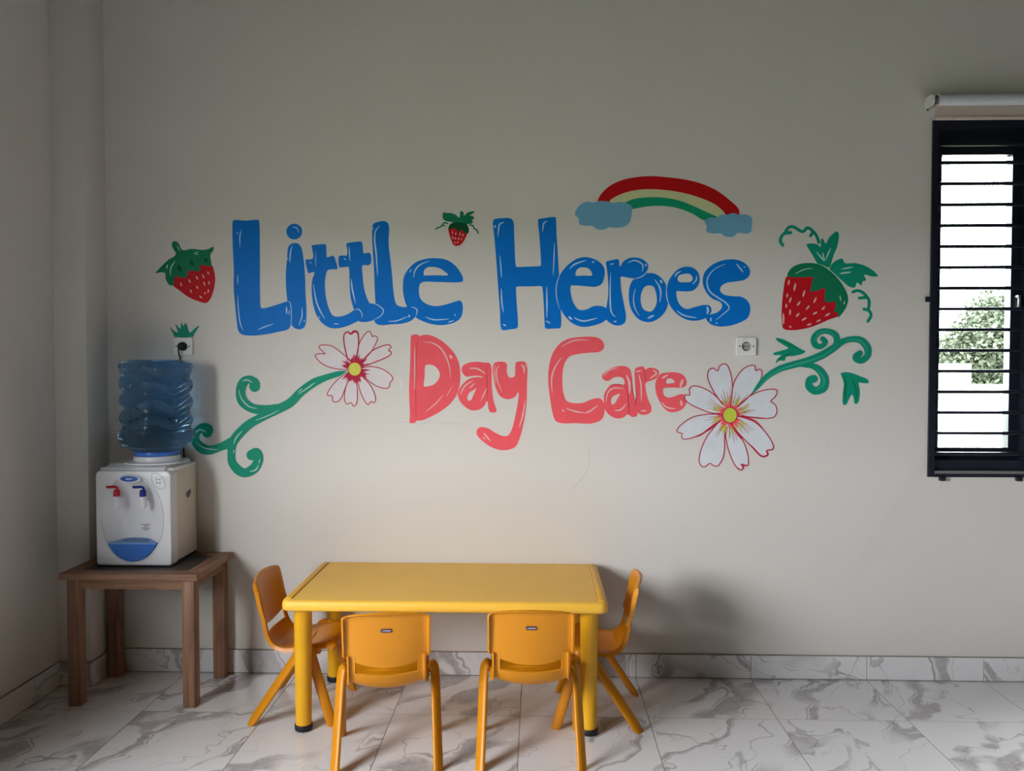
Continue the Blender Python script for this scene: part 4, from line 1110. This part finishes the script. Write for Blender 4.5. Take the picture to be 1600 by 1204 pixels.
# recessed bowl
v, f = [], []
NR = 10
for i in range(NR + 1):
    r = 0.99 * (1 - i / NR)
    dep = 0.046 * (1 - r ** 3.2)
    for k in range(n):
        a = 2 * pi * k / n
        v.append((EX + ERX * r * cos(a), DF + 0.004 + dep, EZ + ERZ * r * sin(a)))
for i in range(NR):
    for k in range(n): f.append((i * n + k, i * n + (k + 1) % n, (i + 1) * n + (k + 1) % n, (i + 1) * n + k))
bo = mesh_obj('recess', v, f, M['white_plastic'], dw, True)
bm = bmesh.new(); bm.from_mesh(bo.data); bmesh.ops.remove_doubles(bm, verts=bm.verts, dist=1e-5); bmesh.ops.recalc_face_normals(bm, faces=bm.faces); bm.to_mesh(bo.data); bm.free()
# top hood: curved front, flat top
hp = [(DF + 0.006, DH - 0.042), (DF + 0.008, DH - 0.030), (DF + 0.020, DH - 0.012), (DF + 0.045, DH - 0.001), (DF + 0.075, DH + 0.004), (DB - 0.02, DH + 0.004), (DB, DH - 0.006), (DB, DH - 0.042)]
prof = smooth_path([(0, y, z) for y, z in hp], False, 4)
v, f = [], []
for x in (-HW + 0.030, -HW + 0.034, HW - 0.034, HW - 0.030):
    ins = 0.003 if abs(x) > HW - 0.032 else 0
    v += [(x, p.y + (ins if p.y < 0 else -ins), p.z - ins) for p in prof]
m_ = len(prof)
for i in range(3):
    for k in range(m_ - 1): f.append((i * m_ + k, i * m_ + k + 1, (i + 1) * m_ + k + 1, (i + 1) * m_ + k))
f.append(tuple(range(m_))); f.append(tuple(3 * m_ + k for k in range(m_))[::-1])
o = MB().add(v, f).build('hood', M['white_plastic'], dw, smooth=True); sharp_by_angle(o, 40)
MB().box(-HW + 0.003, HW - 0.003, DF + 0.034, DB, DH - 0.026, DH - 0.012).build('top_cover', M['white_plastic'], dw, bevel=0.005)
BX, BY = 0.045, -0.012          # bottle axis in dispenser coordinates
v, f = lathe([(0.125, DH + 0.002), (0.125, DH + 0.007), (0.118, DH + 0.009), (0.098, DH + 0.010), (0.093, DH + 0.012), (0.092, DH + 0.030), (0.088, DH + 0.032), (0.07, DH + 0.031)], 56, BX, BY, caps=False)
o = mesh_obj('bottle_collar', v, f, M['white_plastic'], dw, True); sharp_by_angle(o, 40)
# badge (blue oval in a white crown)
v, f = lathe([(1.0, 0.0), (1.0, 0.006), (0.93, 0.010), (0.0005, 0.012)], 40, caps=False)
crown = mesh_obj('badge_crown', [(EX - 0.006 + x * 0.047, DF - 0.001 - z * 0.7, 0.358 + y * 0.017) for x, y, z in v], f, M['white_plastic'], dw, True)
mesh_obj('blue_badge', [(EX - 0.006 + x * 0.036, DF - 0.007 - z * 0.5, 0.360 + y * 0.0112) for x, y, z in v], f, M['blue_plastic'], crown, True)
b = MB()
for k in range(4): b.box(EX - 0.017 + k * 0.006, EX - 0.0128 + k * 0.006, DF - 0.0138, DF - 0.012, 0.3575, 0.3625)
b.build('badge_lettering', M['label'], crown)
# indicator oval with four lights
ang = radians(-52)


def io(u, w): return (0.106 + u * cos(ang) - w * sin(ang), 0.350 + u * sin(ang) + w * cos(ang))


m = 40
v, f = [], []
for rr_ in (1.0, 0.955):
    for k in range(m):
        x, z = io(0.038 * rr_ * cos(2 * pi * k / m), 0.0235 * rr_ * sin(2 * pi * k / m) * (rr_ if rr_ == 1 else 0.94))
        v.append((x, DF - 0.0006, z))
for k in range(m): f.append((k, (k + 1) % m, m + (k + 1) % m, m + k))
ind = mesh_obj('indicator_outline', v, f, M['oval_line'], dw)
for (x, z, mm) in ((0.100, 0.357, 'ink'), (0.112, 0.357, 'ink_red'), (0.100, 0.343, 'ink'), (0.112, 0.343, 'ink')):
    v, f = lathe([(0.0028, 0), (0.0026, 0.001)], 12)
    mesh_obj('indicator_light', [(x + a, DF - c, z + b_) for a, b_, c in v], f, M[mm], ind)
# printed care label
lb = box('printed_label', -0.004 + EX + 0.014, EX + 0.058, DF + 0.0455, DF + 0.0465, 0.137, 0.171, M['label'], dw)
b = MB()
for z, w in ((0.163, 0.034), (0.156, 0.012), (0.149, 0.034), (0.143, 0.018)):
    b.box(EX + 0.034 - w / 2, EX + 0.034 + w / 2, DF + 0.0448, DF + 0.0457, z - 0.0013, z + 0.0013)
b.build('label_print', M['ink'], lb)


def tap(cx_, lever, lab):
    e = MB()
    v, f = lathe([(0.0135, 0.0), (0.0135, 0.004), (0.009, 0.006), (0.009, 0.052)], 20)
    e.add([(cx_ + x, DF + 0.048 - z, 0.275 + y) for x, y, z in v], f)
    v, f = lathe([(0.006, 0.238), (0.0075, 0.246), (0.0125, 0.247), (0.0145, 0.252), (0.0150, 0.284), (0.0135, 0.289), (0.008, 0.290)], 24, cx_, DF - 0.008)
    e.add(v, f)
    o = e.build('tap', M['white_plastic'], dw, smooth=True); sharp_by_angle(o, 45)
    o['label'] = lab
    h = MB()
    v, f = lathe([(0.0125, 0.288), (0.0135, 0.293), (0.0125, 0.312), (0.008, 0.317)], 20, cx_, DF - 0.008); h.add(v, f)
    v, f = tube(smooth_path([(cx_ + 0.004, DF - 0.008, 0.306), (cx_ + 0.003, DF - 0.010, 0.322), (cx_ - 0.004, DF - 0.016, 0.329), (cx_ - 0.016, DF - 0.030, 0.330), (cx_ - 0.026, DF - 0.040, 0.332)], False, 4), 0.0045, 8, rad2=0.006); h.add(v, f)
    l = h.build('tap_lever', lever, o, smooth=True); sharp_by_angle(l, 45)


tap(-0.062, M['tap_red'], 'white tap with red lever')
tap(0.046, M['tap_blue'], 'white tap with dark blue lever')
# drip tray: lower lens of the oval
zt = 0.094
half = [(ERX * 0.97 * cos(a), ERZ * 0.975 * sin(a)) for a in [pi + math.asin(min(1, (EZ - zt) / ERZ)) + (pi - 2 * math.asin((EZ - zt) / ERZ)) * k / 28 for k in range(29)]]
pts = [(EX + p[0], EZ + p[1]) for p in half]
tv, tf = [], []
m = len(pts)
for y in (DF - 0.004, DF + 0.046): tv += [(p[0], y, p[1]) for p in pts]
for k in range(m - 1): tf.append((k, k + 1, m + k + 1, m + k))
tf.append(tuple(range(m))); tf.append(tuple(range(2 * m - 1, m - 1, -1))); tf.append((0, m, 2 * m - 1, m - 1))
tray = MB().add(tv, tf).build('drip_tray', M['blue_plastic'], dw)
xa, xb = pts[0][0], pts[-1][0]
# slightly domed grid on the tray
gv, gf = [], []
for i in range(15):
    x = xa + (xb - xa) * i / 14
    d_ = 1 - (2 * i / 14 - 1) ** 2
    for y, z in ((DF - 0.005, zt - 0.001), (DF - 0.005, zt + 0.004), (DF + 0.040, zt + 0.004 + 0.014 * d_)):
        gv.append((x, y, z))
for i in range(14):
    for j in range(2): gf.append((i * 3 + j, i * 3 + j + 1, (i + 1) * 3 + j + 1, (i + 1) * 3 + j))
grid = mesh_obj('drip_grid', gv, gf, M['tray_top'], tray)
b = MB()
for k in range(8):
    x = -0.050 + k * 0.0135
    q = [(x, DF + 0.006), (x + 0.004, DF + 0.006), (x + 0.010, DF + 0.028), (x + 0.006, DF + 0.028)]

    def gz(xx, yy):
        t_ = (xx - xa) / (xb - xa); d_ = 1 - (2 * t_ - 1) ** 2
        return zt + 0.0046 + 0.014 * d_ * (yy - DF + 0.005) / 0.045
    b.add([(p[0], p[1], gz(*p)) for p in q], [(0, 1, 2, 3)])
b.build('slots', M['dark'], grid)
# side handle recess and screw
v, f = [], []
sidex = HW - 0.0035
pl = smooth_path([(0, -0.022, 0.012), (0, 0.020, 0.020), (0, 0.022, 0.002), (0, 0.008, -0.010), (0, -0.012, -0.012), (0, -0.024, -0.002)], True, 4)
hr = mesh_obj('side_grip', [(sidex, p.y + 0.045, p.z + 0.268) for p in pl], [tuple(range(len(pl)))], M['ink'], dw)
v, f = lathe([(0.003, 0), (0.003, 0.001)], 12)
mesh_obj('side_screw', [(sidex + z, 0.045 + x, 0.205 + y) for x, y, z in v], f, M['oval_line'], dw)

# ------------------------------------------------------------------ bottle
bx_, by_ = -1.643 + BX, -0.155 + BY
wb = tag(empty('water_bottle', (bx_, by_, dz + DH + 0.0325)), 'blue ribbed water bottle upside down on the dispenser', 'bottle')
Z0b = 0.0
NB, NZ = 120, 120
HB = 0.400


def lerp_prof(z, pr):
    for i in range(len(pr) - 1):
        if pr[i][0] <= z <= pr[i + 1][0]:
            t_ = (z - pr[i][0]) / (pr[i + 1][0] - pr[i][0]); t_ = t_ * t_ * (3 - 2 * t_)
            return pr[i][1] + (pr[i + 1][1] - pr[i][1]) * t_
    return pr[-1][1]


bp_ = [(0.0, 0.084), (0.014, 0.086), (0.026, 0.106), (0.046, 0.137), (0.072, 0.1495), (0.100, 0.1495), (0.110, 0.1365), (0.335, 0.1365), (0.350, 0.140), (0.366, 0.1455), (0.382, 0.143), (0.392, 0.130), (0.398, 0.105), (0.400, 0.07)]
v, f = [], []
for i in range(NZ + 1):
    z = HB * i / NZ
    for k in range(NB):
        a = 2 * pi * k / NB
        r = lerp_prof(z, bp_)
        if 0.105 < z < 0.345:
            w = min(1, (z - 0.105) / 0.02, (0.345 - z) / 0.02)
            zig = abs(((a * 5 / pi) % 2) - 1)            # zigzag round the bottle
            ph = (z - 0.150 - 0.034 * (zig - 0.5)) / 0.0725
            r += w * (0.0080 * max(-0.55, cos(2 * pi * ph)))
        v.append((r * cos(a), r * sin(a), Z0b + z))
for i in range(NZ):
    for k in range(NB):
        k2 = (k + 1) % NB
        f.append((i * NB + k, i * NB + k2, (i + 1) * NB + k2, (i + 1) * NB + k))
f.append(tuple(range(NB))[::-1]); f.append(tuple(NZ * NB + k for k in range(NB)))
mesh_obj('bottle_body', v, f, M['bottle'], wb, True)
v, f = lathe([(0.087, 0.0005), (0.089, 0.003), (0.089, 0.016), (0.087, 0.019)], 56, caps=False)
mesh_obj('neck_ring', v, f, M['blue_plastic'], wb, True)

# ================================================================== kids table
kt = tag(empty('kids_table', (-0.3415, -0.318, 0)), 'low yellow plastic rectangular table with round legs', 'table')
TH = 0.502
hx, hy, cr = 0.600, 0.300, 0.035


def top_ring(inset, z, r):
    pts = []
    for cx_, cy_, a0 in ((hx - r, hy - r, 0), (-hx + r, hy - r, 90), (-hx + r, -hy + r, 180), (hx - r, -hy + r, 270)):
        for k in range(9):
            a = radians(a0 + 90 * k / 8)
            pts.append((cx_ + (r - inset) * cos(a), cy_ + (r - inset) * sin(a), z))
    return pts


rings = [top_ring(0.030, TH - 0.040, cr), top_ring(0.008, TH - 0.040, cr), top_ring(0.002, TH - 0.036, cr), top_ring(0.0, TH - 0.026, cr), top_ring(0.001, TH - 0.012, cr), top_ring(0.005, TH - 0.004, cr), top_ring(0.011, TH - 0.0005, cr), top_ring(0.016, TH, cr)]
v = [p for r in rings for p in r]; m = 36; f = []
for i in range(len(rings) - 1):
    for k in range(m): f.append((i * m + k, i * m + (k + 1) % m, (i + 1) * m + (k + 1) % m, (i + 1) * m + k))
f.append(tuple(range(m))[::-1]); f.append(tuple((len(rings) - 1) * m + k for k in range(m)))
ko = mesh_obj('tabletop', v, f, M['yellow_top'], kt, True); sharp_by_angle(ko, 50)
for s in (-1, 1):
    b = MB(); x0, x1 = s * (hx - 0.036), s * (hx - 0.014)
    b.box(min(x0, x1), max(x0, x1), -hy + 0.030, hy - 0.024, TH - 0.002, TH + 0.0035)
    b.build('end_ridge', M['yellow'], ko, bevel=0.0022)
    b = MB(); x0, x1 = s * (hx - 0.0385), s * (hx - 0.0365)
    b.box(min(x0, x1), max(x0, x1), -hy + 0.030, hy - 0.024, TH - 0.0005, TH + 0.0004)
    b.build('groove_line', M['groove'], ko)
for sx in (-1, 1):
    for sy in (-1, 1):
        v, f = lathe([(0.0295, 0.018), (0.0300, 0.10), (0.0335, TH - 0.045), (0.037, TH - 0.041)], 32)
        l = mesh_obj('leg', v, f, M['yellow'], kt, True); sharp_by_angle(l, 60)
        l.location = (sx * 0.532, sy * 0.238, 0)
        v, f = lathe([(0.029, 0.0005), (0.0325, 0.004), (0.0335, 0.020), (0.0320, 0.024), (0.028, 0.024)], 32)
        mesh_obj('foot_cap', v, f, M['rubber'], l, True)

# ================================================================== kids chairs
def loft(profile, hw, nu, crown, rim, keep=None, thick=0.006, rim_w=0.10, flat_n=False):
    """profile: list of (y, z); hw(t) half width; returns a solid shell. back side = right of travel direction"""
    pr = smooth_path([(0, y, z) for y, z in profile], False, 5)
    m = len(pr)
    us = [-1, -1 + rim_w * 0.35, -1 + rim_w] + [(-1 + rim_w) + (2 - 2 * rim_w) * k / nu for k in range(1, nu)] + [1 - rim_w, 1 - rim_w * 0.35, 1]
    V, F = [], []
    nrm = []
    for i in range(m):
        t_ = (pr[min(i + 1, m - 1)] - pr[max(i - 1, 0)]).normalized()
        nrm.append(Vector((0, -1, 0)) if flat_n else Vector((0, t_.z, -t_.y)) * -1.0)      # towards back / underside
    for i in range(m):
        t = i / (m - 1)
        for u in us:
            w = hw(t)
            off = crown(t) * (1 - u * u)
            if abs(u) > 1 - rim_w: off -= 0.0
            if abs(u) > 0.999: off += rim(t)
            elif abs(u) > 1 - rim_w * 0.5: off += rim(t) * 0.25
            p = pr[i] + nrm[i] * off
            V.append(Vector((u * w, p.y, p.z)))
    nu_ = len(us)
    for i in range(m - 1):
        for k in range(nu_ - 1):
            t = (i + 0.5) / (m - 1); u = (us[k] + us[k + 1]) / 2
            if keep and not keep(t, u): continue
            F.append((i * nu_ + k, i * nu_ + k + 1, (i + 1) * nu_ + k + 1, (i + 1) * nu_ + k))
    return V, F, nrm


def solid(name, V, F, m, parent, thick):
    o = mesh_obj(name, V, F, m, parent, True)
    bm = bmesh.new(); bm.from_mesh(o.data)
    bmesh.ops.delete(bm, geom=[v for v in bm.verts if not v.link_faces], context='VERTS')
    bmesh.ops.recalc_face_normals(bm, faces=bm.faces)
    bmesh.ops.solidify(bm, geom=bm.faces[:], thickness=thick)
    bmesh.ops.recalc_face_normals(bm, faces=bm.faces)
    bm.to_mesh(o.data); bm.free()
    for p in o.data.polygons: p.use_smooth = True
    sharp_by_angle(o, 48)
    return o


def make_chair():
    root = empty('kids_chair')
    # seat shell: front lip -> pan -> curve up at the rear, two side arms reach the backrest
    sp = [(0.166, 0.272), (0.169, 0.288), (0.155, 0.301), (0.10, 0.303), (0.03, 0.294), (-0.03, 0.287), (-0.068, 0.296), (-0.089, 0.325), (-0.098, 0.360), (-0.104, 0.392)]

    def shw(t): return 0.128 + 0.016 * min(1, t / 0.18) - 0.012 * max(0, min(1, (t - 0.5) / 0.2))
    V, F, _ = loft(sp, shw, 14, lambda t: 0.004 + 0.024 * max(0, min(1, (t - 0.3) / 0.35)), lambda t: 0.020 if t > 0.12 else 0.010,
                   keep=lambda t, u: not (t > 0.80 and abs(u) < 0.74), rim_w=0.09)
    seat = solid('seat', V, F, M['orange'], root, 0.006)
    # backrest panel
    bp2 = [(-0.096, 0.350), (-0.102, 0.381), (-0.109, 0.422), (-0.117, 0.468), (-0.125, 0.511), (-0.130, 0.530), (-0.135, 0.540), (-0.144, 0.544), (-0.153, 0.540)]
    V, F, _ = loft(bp2, lambda t: 0.147 if t < 0.75 else 0.147 - 0.022 * ((t - 0.75) / 0.25) ** 2, 14, lambda t: 0.026 - 0.008 * t, lambda t: 0.020 * (1 - max(0, (t - 0.62) / 0.38)), rim_w=0.07, flat_n=True)
    def shape(p):
        u = abs(p.x) / 0.147
        z = p.z + 0.036 * u ** 2 * max(0, min(1, (0.44 - p.z) / 0.09))
        w = max(0, min(1, (p.z - 0.44) / 0.09))
        return Vector((p.x, p.y, z + w * (0.013 * (1 - u * u) - 0.006 * u ** 8 - 0.009)))
    V = [shape(p) for p in V]
    back = solid('backrest', V, F, M['orange'], root, 0.006)
    # badge on the back
    from mathutils.bvhtree import BVHTree
    yb = BVHTree.FromPolygons([v.co for v in back.data.vertices], [p.vertices for p in back.data.polygons]).ray_cast(Vector((0, -1, 0.482)), Vector((0, 1, 0)))[0].y
    bd = MB()
    pts = rrect(-0.0185, 0.0185, -0.0062, 0.0062, 0.004, 0.004, 4)
    k_ = len(pts)
    sl = 0.19
    bd.add([(p[0], yb - 0.0028 - (p[1]) * sl, 0.482 + p[1]) for p in pts] + [(p[0], yb + 0.0010 - (p[1]) * sl, 0.482 + p[1]) for p in pts],
           [tuple(range(k_)), tuple(range(2 * k_ - 1, k_ - 1, -1))] + [(i, (i + 1) % k_, k_ + (i + 1) % k_, k_ + i) for i in range(k_)])
    badge = bd.build('badge', M['badge'], back)
    bt = MB()
    for x0, x1, h in ((-0.0155, -0.0125, 0.0018), (-0.0090, -0.0070, 0.0042), (-0.0060, 0.0150, 0.0022)):
        bt.add([(x0, yb - 0.0031 + h * sl, 0.482 - h), (x1, yb - 0.0031 + h * sl, 0.482 - h), (x1, yb - 0.0031 - h * sl, 0.482 + h), (x0, yb - 0.0031 - h * sl, 0.482 + h)], [(0, 1, 2, 3)])
    mesh_obj('badge_print', bt.v, bt.f, M['badge_pale'], badge)
    for s in (-1, 1):
        for tp, ft in (((0.038, 0.288), -0.155), ((0.072, 0.286), 0.158)):
            x0 = s * 0.142
            path = smooth_path([(x0, tp[0] + 0.2 * (tp[0] - ft) * 0.1, tp[1] - 0.012), (s * 0.1555, tp[0], tp[1] + 0.006), (s * 0.1645, tp[0] + (ft - tp[0]) * 0.07, tp[1] * 0.93), (s * 0.168, tp[0] + (ft - tp[0]) * 0.5, tp[1] * 0.5), (s * 0.172, ft, 0.0005)], False, 5)
            n_ = len(path)
            ra = [0.0094 for i in range(n_)]
            # lateral radius ra, fore-aft radius rb
            v, f = tube(path, [0.021 if ft < 0 else 0.019] * n_, 16, up=Vector((s, 0, 0)), rad2=ra, flat_end=0.0005, sq=2.3)
            l = mesh_obj('leg', v, f, M['orange'], root, True); sharp_by_angle(l, 60)
    # underside bracket ribs that carry the legs
    b = MB()
    for s in (-1, 1):
        b.box(min(s * 0.115, s * 0.142), max(s * 0.115, s * 0.142), 0.0, 0.105, 0.262, 0.288)
    b.box(-0.115, 0.115, 0.035, 0.045, 0.272, 0.286)
    b.build('seat_bracket', M['orange'], root, bevel=0.003)
    return root


def copy_tree(o, parent=None):
    c = o.copy(); COL.objects.link(c); c.parent = parent
    for ch in [q for q in o.children]: copy_tree(ch, c)
    return c


chair = make_chair()
spots = [(-0.523, -0.732, 8, 'orange plastic child chair, back to us, left of the two in front'),
         (-0.025, -0.690, 1.5, 'orange plastic child chair, back to us, right of the two in front'),
         (-0.932, -0.352, -90, 'orange plastic child chair at the table end beside the wooden table'),
         (0.238, -0.360, 86, 'orange plastic child chair at the table end nearest the window')]
for i, (x, y, a, lab) in enumerate(spots):
    c = chair if i == 0 else copy_tree(chair)
    c.location = (x, y, 0); c.rotation_euler = (0, 0, radians(a))
    tag(c, lab, 'chair', 'child chairs around the yellow table')
